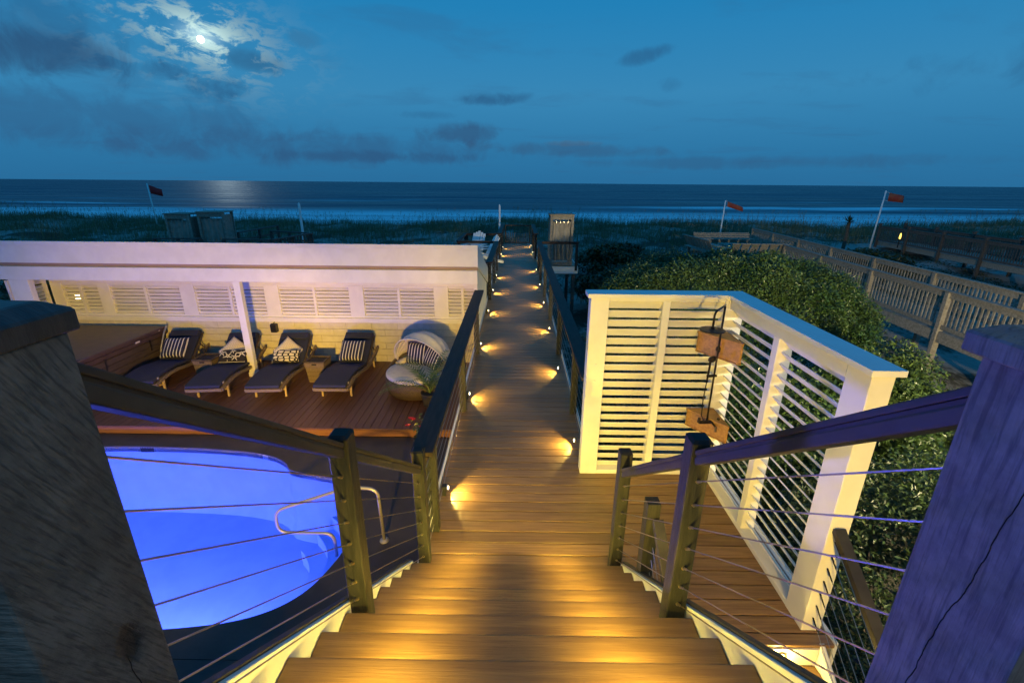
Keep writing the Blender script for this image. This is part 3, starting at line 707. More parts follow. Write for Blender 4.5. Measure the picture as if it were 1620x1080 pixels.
def slab(outer, holes, z0, z1, m, name, parent, splitx=(), splity=()):
    loops = [[Vector((x, y, 0)) for x, y in outer]] + [[Vector((x, y, 0)) for x, y in h] for h in holes]
    tri = tessellate_polygon(loops); flat = [v for l in loops for v in l]
    bm = bmesh.new(); vs = [bm.verts.new((v.x, v.y, z1)) for v in flat]
    for t_ in tri:
        try: bm.faces.new([vs[i] for i in t_])
        except ValueError: pass
    g = .004
    for ax, vals in ((0, splitx), (1, splity)):
        for q in vals:
            for s_ in (-g, g):
                co = [0, 0, 0]; co[ax] = q + s_; no = [0, 0, 0]; no[ax] = 1
                bmesh.ops.bisect_plane(bm, geom=bm.verts[:] + bm.edges[:] + bm.faces[:], plane_co=co, plane_no=no)
            kill = [f for f in bm.faces if abs(f.calc_center_median()[ax] - q) < g * .99]
            bmesh.ops.delete(bm, geom=kill, context='FACES')
    for f in bm.faces:
        if f.normal.z < 0: f.normal_flip()
    ex = bmesh.ops.extrude_face_region(bm, geom=bm.faces[:])
    bmesh.ops.translate(bm, vec=(0, 0, z0 - z1), verts=[e for e in ex['geom'] if isinstance(e, bmesh.types.BMVert)])
    bmesh.ops.recalc_face_normals(bm, faces=bm.faces)
    # one object per slab piece
    bm.verts.index_update(); seen = set()
    for f0 in bm.faces[:]:
        if f0.index in seen: continue
    me = bpy.data.meshes.new(name); bm.to_mesh(me); bm.free(); me.materials.append(m)
    return inst(name, me, parent)
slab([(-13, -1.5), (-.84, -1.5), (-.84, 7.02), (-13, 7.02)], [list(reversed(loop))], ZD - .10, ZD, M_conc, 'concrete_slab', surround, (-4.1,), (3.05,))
slab([(-13, -1.5), (-.84, -1.5), (-.84, 7.02), (-13, 7.02)], [[(x, y) for x, y in reversed(smooth_loop([(p[0] + (.02 if p[0] > -5.5 else -.02), p[1]) for p in poolR + poolL]))]], ZD - .14, ZD - .03, M_grout, 'joint_bed', surround)
basin = structure('pool_basin')
mb = MB(); N = len(loop)
lp = lambda s_, z: [(-5.4 + (x + 5.4) * s_, 4.95 + (y - 4.95) * s_, z) for x, y in loop]
rings = [lp(1.0, ZD - .012), lp(1.0, ZP - .06), lp(.995, -2.2), lp(.96, -2.42)]
o_ = 0
for r0 in rings: mb.v += r0
for i in range(len(rings) - 1):
    for k in range(N):
        k2 = (k + 1) % N; mb.f.append((i * N + k, i * N + k2, (i + 1) * N + k2, (i + 1) * N + k))
mb.f.append(tuple(range((len(rings) - 1) * N, len(rings) * N)))
me = bpy.data.meshes.new('pool_shell'); me.from_pydata(mb.v, [], mb.f); me.materials.append(M_liner)
for p in me.polygons: p.use_smooth = False
inst('pool_shell', me, basin)
arcR = smooth_loop(poolR)[:6 * 6 + 1]
for k in range(1, 4):
    e = .004 + .003 * k; cc = np.array((-4.6, 4.75))
    outer = [tuple(np.array(p) + (cc - np.array(p)) * e) for p in arcR]; inner = [tuple(np.array(p) + (cc - np.array(p)) * (.105 * k)) for p in arcR]
    mb = MB(); mb.prism(outer + list(reversed(inner)), -2.41, ZP - .50 - .22 * (k - 1)); mb.build('pool_step', M_liner, basin)
M_water = bpy.data.materials.new('pool_water'); M_water.use_nodes = True
t = NT(M_water.node_tree); t.n.clear()
tr = t.node('ShaderNodeBsdfTransparent'); tr.inputs[0].default_value = (.82, .92, 1, 1)
gl = t.node('ShaderNodeBsdfGlossy'); gl.inputs['Roughness'].default_value = .16; gl.inputs[0].default_value = (1, 1, 1, 1)
fr = t.node('ShaderNodeFresnel'); fr.inputs[0].default_value = 1.33
bp = t.node('ShaderNodeBump'); bp.inputs['Strength'].default_value = .12; bp.inputs['Distance'].default_value = .02
t.put(bp.inputs['Height'], t.noise(t.node('ShaderNodeTexCoord').outputs['Object'], 3, 2)); t.l.new(bp.outputs[0], gl.inputs['Normal'])
mx = t.node('ShaderNodeMixShader'); t.l.new(fr.outputs[0], mx.inputs[0]); t.l.new(tr.outputs[0], mx.inputs[1]); t.l.new(gl.outputs[0], mx.inputs[2])
t.l.new(mx.outputs[0], t.node('ShaderNodeOutputMaterial').inputs[0])
mb = MB(); mb.v = lp(.9985, ZP); tri = tessellate_polygon([[Vector(p) for p in mb.v]]); mb.f = [tuple(x) for x in tri]
me = bpy.data.meshes.new('pool_water'); me.from_pydata(mb.v, [], mb.f); me.materials.append(M_water)
if me.polygons[0].normal.z < 0: me.flip_normals()
inst('pool_water', me)['kind'] = 'structure'
# stainless exit rail
ph = thing('pool_handrail', 'bent pale metal grab rail at the pool steps', 'handrail', (-1.6, 4.58, ZD))
def arcpts(P, r=.12, n=6):
    P = [Vector(p) for p in P]; out = [P[0]]
    for i in range(1, len(P) - 1):
        a = (P[i - 1] - P[i]); b_ = (P[i + 1] - P[i]); q = min(r, a.length * .45, b_.length * .45)
        s0 = P[i] + a.normalized() * q; s1 = P[i] + b_.normalized() * q
        for k in range(n + 1):
            t = k / n; out.append(s0 * (1 - t) ** 2 + P[i] * 2 * t * (1 - t) + s1 * t * t)
    return out + [P[-1]]
M_alu = mat('pale_rail_metal', (.40, .38, .34), None, .4, .6)
MB().tube(arcpts([(0, 0, 0), (-.02, 0, .76), (-.38, .02, .76), (-1.30, .0, .42), (-1.30, 0, .10), (-.62, 0, .10), (-.62, 0, -.25)], .13, 7), .021, 10).build('tube', M_alu, ph, smooth=True)
MB().lathe([(.022, .03), (.035, .028), (.055, .012), (.058, 0)], n=20).build('base_flange', M_alu, ph)

# wooden pool deck, planks towards the sea
wd = structure('pool_deck')
pitch = .138; nP = 80
pme = MB().box((-.0655, 7.055, -.026), (.0655, 10.20, 0)).mesh('plank', M_wood, .003, seg=1)
for i in range(nP): inst('plank', pme, wd, (-.93 - pitch * i, 0, ZWD + rnd.uniform(-.001, .001)))
M_fas = mat('lit_orange_fascia', (.20, .085, .035), (.26, .115, .05), .5, scale=(1, 14, 14), ns=3)  # warm light on the deck edge put into a brighter orange colour
MB().box((-12, 7.030, ZWD - .028), (-.85, 7.0535, ZWD + .001)).build('edge_board', M_wood, wd, .003)
MB().box((-12, 7.040, ZD + .001), (-.85, 7.052, ZWD - .029)).build('fascia', M_fas, wd)
MB().box((-12, 7.06, ZD - .1), (-.85, 10.2, ZWD - .030)).build('sub_frame', M_black, wd)

# ------------------------------------------------------------------ pavilion
pv = thing('pool_pavilion', 'long white open pavilion with louvered back wall behind the loungers', 'pavilion', (0, 0, 0))
XR, XL = -.770, -11.4; PF = 9.20
def vb(n, lo, hi, m=M_white, bev=.004): return MB().box(lo, hi).build(n, m, pv, bev, seg=1)
vb('fascia', (XL, PF - .02, 1.455), (XR, PF + .02, 1.885)); vb('fascia_strip', (XL, PF - .035, 1.800), (XR + .004, PF - .0205, 1.887), M_white, .003)
M_soff = mat('soffit_wood', (.30, .22, .18), (.36, .27, .22), .6, scale=(1, 10, 10), ns=3)
vb('gap_strip', (XL, PF + .06, 1.36), (XR - .01, PF + .10, 1.454), M_soff)  # brown strip in the gap between fascia and header beam
vb('header_beam', (XL + .05, PF + .01, 1.10), (XR - .015, PF + .14, 1.375))
vb('front_post', (-5.80, PF + .02, ZWD + .001), (-5.66, PF + .135, 1.099)); vb('front_post', (-10.42, PF + .02, ZWD + .001), (-10.02, PF + .135, 1.099))
o = vb('post_base', (-5.815, PF + .005, ZWD + .0012), (-5.645, PF + .15, ZWD + .10))
# roof: sloping down to the sea side
mb = MB(); mb.sweep([(PF + .022, 1.84), (12.5, .80), (12.5, .74), (PF + .022, 1.78)], 'x', XL, XR - .03); mb.build('roof', mat('dark_roofing', (.03, .03, .032), None, .8), pv)
mb = MB(); mb.sweep([(PF - .018, 1.885), (12.55, .83), (12.55, .45), (PF - .018, 1.455)], 'x', XR - .028, XR + .004); mb.build('rake_board', M_white, pv, .004)
vb('side_wall', (XR - .10, PF + .16, -2.0), (XR - .035, 12.3, .44))
mb = MB(); mb.sweep([(PF + .145, .441), (12.3, .441), (12.3, .50), (PF + .145, 1.42)], 'x', XR - .10, XR - .034); mb.build('side_gable', M_white, pv)
mb = MB(); mb.sweep([(PF + .145, 1.40), (10.22, 1.06), (10.22, 1.04), (PF + .145, 1.38)], 'x', XL + .1, XR - .105); mb.build('ceiling', M_white, pv)
# back wall
YW = 10.20
vb('sill', (-10.6, YW - .05, .02), (XR - .105, YW + .05, .075)); vb('sill', (-10.6, YW - .03, -.035), (XR - .105, YW + .05, .0195))
vb('lintel', (-10.6, YW + .0, .83), (XR - .105, YW + .09, 1.045)); vb('bottom_rail', (-10.6, YW, .0755), (XR - .105, YW + .09, .125))
secs = [(-10.35, -9.53), (-9.26, -7.66), (-7.33, -5.73), (-5.40, -3.80), (-3.47, -1.87), (-1.54, -.90)]
edges = [-10.6] + [v for s_ in secs for v in s_] + [XR - .105]
for i in range(0, len(edges), 2):
    if edges[i + 1] - edges[i] > .02: vb('wall_post', (edges[i], YW - .004, .1255), (edges[i + 1], YW + .094, .8295))
def slat2(L, axis='x'):
    a = RAD(58); c = [(-.043, -.006), (.043, -.006), (.043, .006), (-.043, .006)]
    return MB().sweep([(-u * cos(a) + v * sin(a), u * sin(a) + v * cos(a)) for u, v in c], axis, 0, L).mesh('slat', M_white)
def louver(x0, x1, nsl=8):
    p = vb('louver_panel', (x0, YW + .005, .782), (x1, YW + .085, .8295)); xm2 = (x0 + x1) / 2
    MB().box((xm2 - .028, YW + .006, .1255), (xm2 + .028, YW + .08, .781)).build('stile', M_white, p)
    for a, b_ in ((x0, xm2 - .028), (xm2 + .028, x1)):
        me = slat2(b_ - a)
        for k in range(nsl): inst('slat', me, p, (a, YW + .045, .165 + k * .082))
for s_ in secs: louver(*s_)
# left return louver wall
p = MB().box((-10.66, PF + .15, .85), (-10.60, YW - .06, 1.05)).build('louver_panel', M_white, pv)
for yy in (PF + .15, (PF + YW) / 2 + .03, YW - .12): MB().box((-10.655, yy, -.03), (-10.605, yy + .06, .849)).build('stile', M_white, p)
a = RAD(58); c = [(-.043, -.006), (.043, -.006), (.043, .006), (-.043, .006)]
me = MB().sweep([(u * cos(a) - v * sin(a), u * sin(a) + v * cos(a)) for u, v in c], 'y', PF + .15, YW - .06).mesh('slat', M_white)
for k in range(10): inst('slat', me, p, (-10.63, 0, .04 + k * .082))
vb('side_wall', (-10.66, PF + .15, -1.0), (-10.60, YW - .06, -.031))
# painted block courses
bw, bh = .60, .155
bme = MB().box((-bw / 2 + .002, -.03, .002), (bw / 2 - .002, .03, bh - .002)).mesh('block', M_block, .004, seg=1)
for r in range(6):
    x = -10.55 + (.3 if r % 2 else .6) ; z = ZWD + r * .1605
    while x < XR - .15:
        xa, xb2 = max(-10.59, x - .3), min(XR - .11, x + .3)
        inst('block', bme, pv, ((xa + xb2) / 2, YW + .03 + rnd.uniform(-.0015, .0015), z), None, ((xb2 - xa) / bw, 1, 1.0))
        x += bw
vb('wall_core', (-10.6, YW + .02, ZWD - .5), (XR - .105, YW + .12, -.036), mat('mortar', (.42, .38, .30), None, .9))
# things on the back wall and behind it
sp_o = thing('wall_speaker', 'small dark outdoor speaker mounted on the pavilion back wall', 'speaker', (-5.60, YW - .01, -.17))
MB().box((-.075, -.10, -.10), (.075, .0, .10)).build('cabinet', M_pot, sp_o, .022, seg=3); MB().box((-.058, -.106, -.082), (.058, -.101, .082)).build('grille', M_black, sp_o, .002)
MB().tube([(0, -.05, .10), (0, -.03, .125), (0, .0, .125)], .008, 6).build('bracket', M_black, sp_o)
bl = thing('garden_lamp', 'small glowing lamp glimpsed through the left louvers of the pavilion', 'lamp', (-10.83, 11.0, -1.6))
MB().tube([(0, 0, 0), (0, 0, 1.80)], .02, 8).build('stem', M_black, bl)
MB().lathe([(.005, 1.83), (.04, 1.84), (.055, 1.90), (.04, 1.96), (.005, 1.97)], n=14).build('bulb', M_bulb, bl, smooth=True)
lamp('bulb_lamp', 'POINT', (0, -.09, 1.9), None, 25, WARM, .05, None, 0, bl)

# ------------------------------------------------------------------ hot tub
ht = thing('hot_tub', 'square hot tub closed with a dark brown padded cover', 'hot tub', (-9.12, 8.90, ZWD))
for s_ in (0, 1):
    for k in range(6):
        z = .03 + k * .132
        if s_ == 0: MB().box((-1.05, -1.055, z), (1.05, -1.02, z + .124)).build('side_panel', M_tub, ht, .005, seg=1)
        else: MB().box((1.02, -1.018, z), (1.055, 1.05, z + .124)).build('side_panel', M_tub, ht, .005, seg=1)
MB().box((-1.03, -1.017, .0), (1.017, 1.04, .80)).build('shell', M_black, ht)
MB().box((1.0, -1.06, .0), (1.062, -1.0, .81)).build('corner_trim', M_tub, ht, .01)
MB().box((-1.10, -1.10, .80), (1.10, 1.10, .90)).build('cover', M_vinyl, ht, .03, seg=3)
MB().box((-1.105, -1.105, .72), (1.105, 1.105, .80)).build('cover_skirt', M_vinyl, ht, .012, seg=2)
MB().box((1.106, .18, .78), (1.109, .30, .815)).build('cover_tag', M_cream, ht)
MB().box((1.106, .86, .84), (1.109, .90, .86)).build('cover_tag', M_cream, ht)
MB().tube(arcpts([(1.10, .72, .05), (1.16, .72, .45), (1.18, .92, .82), (1.13, 1.1, .92)], .1), .018, 8).build('cover_lifter', M_alu, ht, smooth=True)
for yy in (-.62, .55): MB().box((1.107, yy - .015, .50), (1.115, yy + .015, .74)).build('cover_strap', M_black, ht)

# ------------------------------------------------------------------ loungers
def lounger():
    t_ = thing('sun_lounger', '', 'lounger', (0, 0, 0), 0, 'sun loungers in a row on the pool deck')
    prof = [(-1.02, .300), (-.80, .345), (-.55, .362), (-.28, .345), (-.02, .300), (.22, .262), (.45, .265), (.72, .315), (.96, .390), (1.08, .43)]
    for s_ in (-1, 1):
        mb = MB()
        for i in range(len(prof) - 1):
            a, b_ = prof[i], prof[i + 1]; mb.bar((s_ * .325, a[0], a[1] - .03), (s_ * .325, b_[0], b_[1] - .03), .045, .062)
        mb.build('side_rail', M_wick2, t_)
    mb = MB(); mb.bar((-.325, -1.02, .27), (.325, -1.02, .27), .05, .06); mb.build('foot_rail', M_wick2, t_, .005)
    ms = MB()
    for i in range(9):
        y = -.92 + i * .135; z = np.interp(y, [p[0] for p in prof], [p[1] for p in prof]) - .03; ms.box((-.30, y - .03, z - .01), (.30, y + .03, z + .01))
    ms.build('seat_slats', M_wick, t_)
    for s_ in (-1, 1):
        MB().bar((s_ * .285, -.74, 0), (s_ * .285, -.72, .31), .036, .036, (0, 1, 0)).build('leg', M_leg, t_, .004, seg=1)
        MB().bar((s_ * .285, .82, 0), (s_ * .285, .78, .30), .036, .036, (0, 1, 0)).build('leg', M_leg, t_, .004, seg=1)
    MB().bar((-.285, -.737, .16), (.285, -.737, .16), .024, .024).build('leg_stretcher', M_leg, t_)
    MB().bar((-.285, .80, .12), (.285, .80, .12), .024, .024).build('leg_stretcher', M_leg, t_)
    pts = [(-1.06, .352), (-.80, .398), (-.55, .415), (-.28, .398), (-.02, .352), (.24, .318)]
    top = [(y, z + .028) for y, z in pts]; bot = [(y, z - .032) for y, z in reversed(pts)]
    MB().sweep(top + bot, 'x', -.315, .315).build('cushion', M_navy, t_, .018, True, seg=3)
    B0, B1 = Vector((0, .27, .29)), Vector((0, .92, .745)); dn = (B1 - B0).normalized(); up = Vector((0, -dn.z, dn.y))
    mb = MB(); mb.bar(B0 - up * .03, B1 - up * .03, .66, .025, up); mb.build('backrest_frame', M_wick, t_, .006)
    mb = MB(); mb.bar(B0 + up * .03, B1 + up * .03 + dn * .02, .63, .066, up); mb.build('back_cushion', M_navy, t_, .02, True, seg=3)
    mb = MB(); c_ = B1 + up * .075 - dn * .09; mb.bar(c_ - dn * .085, c_ + dn * .085, .60, .075, up); mb.build('headrest', M_navy, t_, .03, True, seg=4)
    for s_ in (-1, 1): MB().tube([c_ + Vector((s_ * .305, 0, 0)) - dn * .06, B0 * .2 + B1 * .8 + Vector((s_ * .345, .0, 0))], .005, 5).build('tie', M_navy, t_)
    for s_ in (-1, 1): MB().bar((s_ * .30, .66, .60), (s_ * .30, .93, .36), .022, .022).build('back_prop', M_wick, t_)
    MB().box((.316, -.93, .352), (.319, -.89, .392)).build('care_tag', M_cream, t_)
    return t_
Lg = lounger()
Lg.location = (-3.55, 9.05, ZWD); Lg['label'] = 'navy sun lounger with one striped pillow beside the round daybed'
dup(Lg, (-4.90, 8.98, ZWD), RAD(5), 'navy sun lounger with a cream pillow over a net-patterned pillow')
dup(Lg, (-6.04, 8.95, ZWD), RAD(6), 'navy sun lounger with the starfish pillow left of the pavilion post')
dup(Lg, (-7.44, 9.10, ZWD), RAD(7), 'navy sun lounger with a striped pillow beside the hot tub')
def pillow_mesh(wd_, ht_, th, m, pinch=.10):
    n = 14; mb = MB(); idx = {}
    for sgn in (1, -1):
        for i in range(n + 1):
            for j in range(n + 1):
                u, v = 2 * i / n - 1, 2 * j / n - 1
                e = (1 - u ** 4) * (1 - v ** 4)
                k = 1 - pinch * (1 - abs(v) ** 2) * 0 - pinch * .5 * ((1 - u * u) * abs(v) ** 3 + (1 - v * v) * abs(u) ** 3)
                edge = i in (0, n) or j in (0, n)
                if edge and sgn < 0: idx[(sgn, i, j)] = idx[(1, i, j)]; continue
                x = u * wd_ / 2 * (1 - pinch * .5 * (1 - v * v) * abs(u) ** 3); z = v * ht_ / 2 * (1 - pinch * .5 * (1 - u * u) * abs(v) ** 3)
                idx[(sgn, i, j)] = len(mb.v); mb.v.append((x, -sgn * th / 2 * max(e, 0) ** .55, z))
    for sgn in (1, -1):
        for i in range(n):
            for j in range(n): mb.f.append((idx[(sgn, i, j)], idx[(sgn, i + 1, j)], idx[(sgn, i + 1, j + 1)], idx[(sgn, i, j + 1)]))
    return mb.mesh('pillow', m, 0, True)
def pillow(lab, m, size, loc, rx, rz=0, ry=0):
    o = inst('pillow', pillow_mesh(*size, m), None, loc, (rx, ry, rz)); return tag(o, lab, 'pillow', 'pillows on the pool furniture')
pillow('navy and white striped pillow on the lounger beside the round daybed', M_stripe, (.52, .50, .16), (-3.55, 9.36, ZWD + .585), RAD(-47))
pillow('navy and white striped pillow on the lounger beside the hot tub', M_stripe, (.52, .50, .16), (-7.47, 9.42, ZWD + .585), RAD(-47), RAD(7))
pillow('plain cream diamond-set pillow behind the starfish pillow', M_chev, (.46, .46, .13), (-6.09, 9.35, ZWD + .565), RAD(-47), RAD(6), RAD(43))
pillow('cream chevron pillow standing on its corner behind the net-patterned pillow', M_chev, (.46, .46, .13), (-4.93, 9.37, ZWD + .565), RAD(-47), RAD(5), RAD(45))
pillow('black and cream net-patterned lumbar pillow', M_cell, (.58, .30, .13), (-4.92, 9.18, ZWD + .505), RAD(-42), RAD(5))
sfp = pillow('dark lumbar pillow printed with cream starfish', M_dkfab, (.58, .30, .13), (-6.05, 9.16, ZWD + .505), RAD(-42), RAD(6))
st = MB()
for (cx, cz, R0, ph_) in ((-.20, .05, .085, .3), (-.07, -.03, .10, .9), (.08, -.05, .09, .2), (.19, .04, .10, .6), (.02, .09, .06, 1.2)):
    for k in range(5):
        a = ph_ + 2 * pi * k / 5
        q = [(cx + .018 * cos(a - .9), cz + .018 * sin(a - .9)), (cx + R0 * cos(a - .07), cz + R0 * sin(a - .07)), (cx + R0 * cos(a + .07), cz + R0 * sin(a + .07)), (cx + .018 * cos(a + .9), cz + .018 * sin(a + .9))]
        vs = []
        for (x, z) in q:
            u, v = x / .29, z / .15; e = max((1 - u ** 4) * (1 - v ** 4), 0); vs.append((x, -.065 * e ** .55 - .005, z))
        st.add(vs + [(x, y + .003, z) for x, y, z in vs], [(0, 1, 2, 3), (7, 6, 5, 4), (0, 4, 5, 1), (1, 5, 6, 2), (2, 6, 7, 3), (3, 7, 4, 0)])
st.build('starfish_print', M_star, sfp)
for s_ in (-1, 1): MB().bar((-.27, -.006, s_ * .142), (.27, -.006, s_ * .142), .01, .012).build('piping', M_star, sfp)
def basket(loc, lab):
    o = thing('wicker_basket', lab, 'basket', loc, 0, 'wicker side tables between loungers')
    b0, b1, h = .165, .205, .44
    mb = MB(); mb.add([(-b0, -b0, 0), (b0, -b0, 0), (b0, b0, 0), (-b0, b0, 0), (-b1, -b1, h), (b1, -b1, h), (b1, b1, h), (-b1, b1, h)], [(3, 2, 1, 0), (4, 5, 6, 7), (0, 1, 5, 4), (1, 2, 6, 5), (2, 3, 7, 6), (3, 0, 4, 7)])
    mb.build('body', M_wick2, o, .004)
    rm = MB()
    for s_ in (-1, 1):
        rm.box((-b1 - .005, s_ * (b1 - .012) - .014, h + .001), (b1 + .005, s_ * (b1 - .012) + .014, h + .035)); rm.box((s_ * (b1 - .012) - .014, -b1 + .004, h + .002), (s_ * (b1 - .012) + .014, b1 - .004, h + .034))
    rm.build('rim', M_wick, o, .003)
    MB().box((-b1 + .03, -b1 + .03, h + .001), (b1 - .03, b1 - .03, h + .008)).build('top_panel', M_black, o)
    MB().box((-.05, -b1 - .006, h - .035), (.05, -b1 + .01, h - .008)).build('handle', M_black, o)
    for k in range(4):
        z = .05 + k * .10; q = b0 + (b1 - b0) * z / h + .003
        MB().box((-q, -q, z), (q, q, z + .008)).build('weave_band', M_wick, o)
basket((-4.22, 9.12, ZWD), 'tan wicker basket table between the net-pillow and striped-pillow loungers')
basket((-6.62, 9.18, ZWD), 'tan wicker basket table between the starfish-pillow lounger and hot tub lounger')

# ------------------------------------------------------------------ daybed
db = thing('daybed', 'round wicker daybed with cream seat and folding canopy', 'daybed', (-1.98, 8.62, ZWD), RAD(-22))
MB().lathe([(.50, .02), (.60, .06), (.635, .20), (.645, .36), (.62, .375)], n=40).build('base', M_wick, db, smooth=True)
MB().lathe([(.01, .376), (.60, .376), (.625, .40), (.625, .44), (.60, .465), (.3, .475), (.005, .478)], n=40).build('seat_cushion', M_cream, db, smooth=True)
mb = MB(); nb_ = 24
ring = []
for k in range(nb_ + 1):
    a = RAD(-8 + 196 * k / nb_); h = .42 + .26 * sin(max(0, min(1, k / nb_)) * pi) ** .6
    ring.append((a, h))
vs = []; fs = []
for a, h in ring:
    for rr, z in ((.655, .30), (.665, h), (.625, h), (.615, .30)): vs.append((rr * cos(a), rr * sin(a), z))
for i in range(nb_):
    for k in range(4): fs.append((i * 4 + k, i * 4 + (k + 1) % 4, i * 4 + 4 + (k + 1) % 4, i * 4 + 4 + k))
mb.add(vs, fs); mb.build('back_rim', M_wick, db)
mb = MB(); vs = []; fs = []
for k in range(nb_ + 1):
    a = RAD(8 + 164 * k / nb_); h = .50 + .16 * sin(k / nb_ * pi)
    for rr, z in ((.615, .47), (.60, h), (.50, h), (.46, .47)): vs.append((rr * cos(a), rr * sin(a), z))
for i in range(nb_):
    for k in range(4): fs.append((i * 4 + k, i * 4 + (k + 1) % 4, i * 4 + 4 + (k + 1) % 4, i * 4 + 4 + k))
mb.add(vs, fs); mb.build('back_cushion', M_cream, db, 0, True)
PV = Vector((0, .16, .52))
def hoop(al, rx=.62, rz=.68, n=20): # half hoop turning about the x axis through PV
    return [Vector((rx * cos(pi * k / n), PV.y - rz * sin(pi * k / n) * cos(al), PV.z + rz * sin(pi * k / n) * sin(al))) for k in range(n + 1)]
als = [RAD(x) for x in (66, 90, 112, 134, 158)]
grid = []
for i in range(len(als) - 1):
    for s_ in range(4):
        t_ = s_ / 4; sag = 1 - .045 * 4 * t_ * (1 - t_)
        hp = hoop(als[i] * (1 - t_) + als[i + 1] * t_, .62 * (1 - .02 * 4 * t_ * (1 - t_)), .68 * sag); grid.append(hp)
grid.append(hoop(als[-1]))
mb = MB(); n_ = len(grid[0])
for sgn in (0, 1):
    for r in grid:
        for p in r: mb.v.append(tuple(PV + (p - PV) * (1 - .012 * sgn)))
nn = len(grid) * n_
for sgn in (0, 1):
    for i in range(len(grid) - 1):
        for k in range(n_ - 1):
            q = (sgn * nn + i * n_ + k, sgn * nn + i * n_ + k + 1, sgn * nn + (i + 1) * n_ + k + 1, sgn * nn + (i + 1) * n_ + k); mb.f.append(q if sgn else tuple(reversed(q)))
M_can = mat('canopy_fabric', (.62, .58, .50), (.68, .64, .56), .85, ns=8, bump=.15, bscale=200)
me = bpy.data.meshes.new('canopy'); me.from_pydata(mb.v, [], mb.f); me.materials.append(M_can)
for p in me.polygons: p.use_smooth = True
inst('canopy', me, db)
for i, al in enumerate(als): MB().tube(hoop(al, .605 if i else .625, .664 if i else .684), .011, 6).build('canopy_hoop', M_cream, db, smooth=True)
def world_of(o, p): return Matrix.Translation(o.location) @ Matrix.Rotation(o.rotation_euler.z, 4, 'Z') @ Vector(p)
pillow('striped pillow leaning on the left of the daybed back', M_stripe, (.50, .46, .17), world_of(db, (-.17, .27, .69)), RAD(-22), RAD(-16))
pillow('striped pillow tilted on the right of the daybed back', M_stripe, (.50, .46, .17), world_of(db, (.24, .22, .67)), RAD(-20), RAD(-42), RAD(14))

# ------------------------------------------------------------------ plants by the walkway
def frond(mb, base, az_, elv, L, n=16, leaf=.20, wd_=.012):
    p = Vector(base); pts = []; e = elv
    for i in range(n + 1):
        pts.append(p.copy()); dr = Vector((cos(az_) * cos(e), sin(az_) * cos(e), sin(e))); p = p + dr * L / n; e -= 1.35 / n
    mb.tube(pts, [.006 * (1 - i / (n + 2)) + .001 for i in range(n + 1)], 4)
    for i in range(3, n + 1):
        dr = (pts[i] - pts[i - 1]).normalized(); sd = dr.cross(Vector((0, 0, 1))).normalized()
        ll = leaf * (1 - abs(i / n - .5) * .9)
        for s_ in (-1, 1):
            tip = pts[i] + (sd * s_ * .75 + dr * .75).normalized() * ll - Vector((0, 0, ll * .18)); a = dr * wd_
            mb.add([pts[i] - a, pts[i] + a, tip, pts[i] + (tip - pts[i]) * .5 - a * 1.1], [(0, 1, 2, 3)])
pp = thing('potted_palm', 'green feathery potted palm between the daybed and the walkway railing', 'plant', (-1.62, 7.95, ZWD))
MB().lathe([(.10, 0), (.13, .02), (.165, .26), (.175, .28), (.15, .28), (.14, .24)], n=24).build('pot', M_pot, pp)
for k in range(15):
    mb = MB(); frond(mb, (0, 0, .26), k * 2.4 + rnd.uniform(-.3, .3), rnd.uniform(.85, 1.5), rnd.uniform(.85, 1.2)); mb.build('frond', M_palm, pp)
fp = thing('flower_pot', 'potted plant with small red flowers below the walkway railing', 'plant', (-1.52, 6.62, ZD))
MB().lathe([(.09, 0), (.11, .02), (.14, .22), (.15, .24), (.13, .24), (.12, .2)], n=22).build('pot', M_pot, fp)
def leafcloud(mb, cs, size, up=.3, rng=nr):
    cs = np.asarray(cs); n = len(cs)
    nrm = rng.normal(size=(n, 3)); nrm[:, 2] = np.abs(nrm[:, 2]) + up; nrm /= np.linalg.norm(nrm, axis=1)[:, None]
    t1 = np.cross(nrm, rng.normal(size=(n, 3))); t1 /= np.linalg.norm(t1, axis=1)[:, None]; t2 = np.cross(nrm, t1)
    s_ = size * rng.uniform(.6, 1.25, n)[:, None]
    v = np.stack([cs - t1 * s_, cs - t2 * s_ * .42, cs + t1 * s_ - nrm * s_ * .18, cs + t2 * s_ * .42], 1).reshape(-1, 3)
    o = len(mb.v); mb.v += v.tolist(); mb.f += [(o + 4 * i, o + 4 * i + 1, o + 4 * i + 2, o + 4 * i + 3) for i in range(n)]
stem = MB(); lf = MB(); cs = []
for k in range(16):
    a = rnd.uniform(0, 6.28); e = Vector((cos(a) * rnd.uniform(.05, .26), sin(a) * rnd.uniform(.05, .22), rnd.uniform(.32, .62))); stem.tube([(0, 0, .2), e * .6 + Vector((0, 0, .1)), e], .004, 4)
    for j in range(12): cs.append(tuple(e * rnd.uniform(.55, 1) + Vector((rnd.gauss(0, .03), rnd.gauss(0, .03), rnd.gauss(0, .03) + .04))))
stem.build('stem', M_bark, fp); leafcloud(lf, cs, .035); lf.build('foliage', M_leaf2, fp)
for (x, y, z) in ((-.16, -.02, .60), (-.20, -.10, .52), (-.08, -.14, .66), (.02, -.1, .5)):
    mb = MB(); c0 = [Vector((x, y, z)) + Vector((cos(a), sin(a), .35)) * .022 for a in np.linspace(0, 5.3, 6)]; leafcloud(mb, [tuple(c_) for c_ in c0] * 2, .03, .8); mb.build('flower', M_redf, fp)

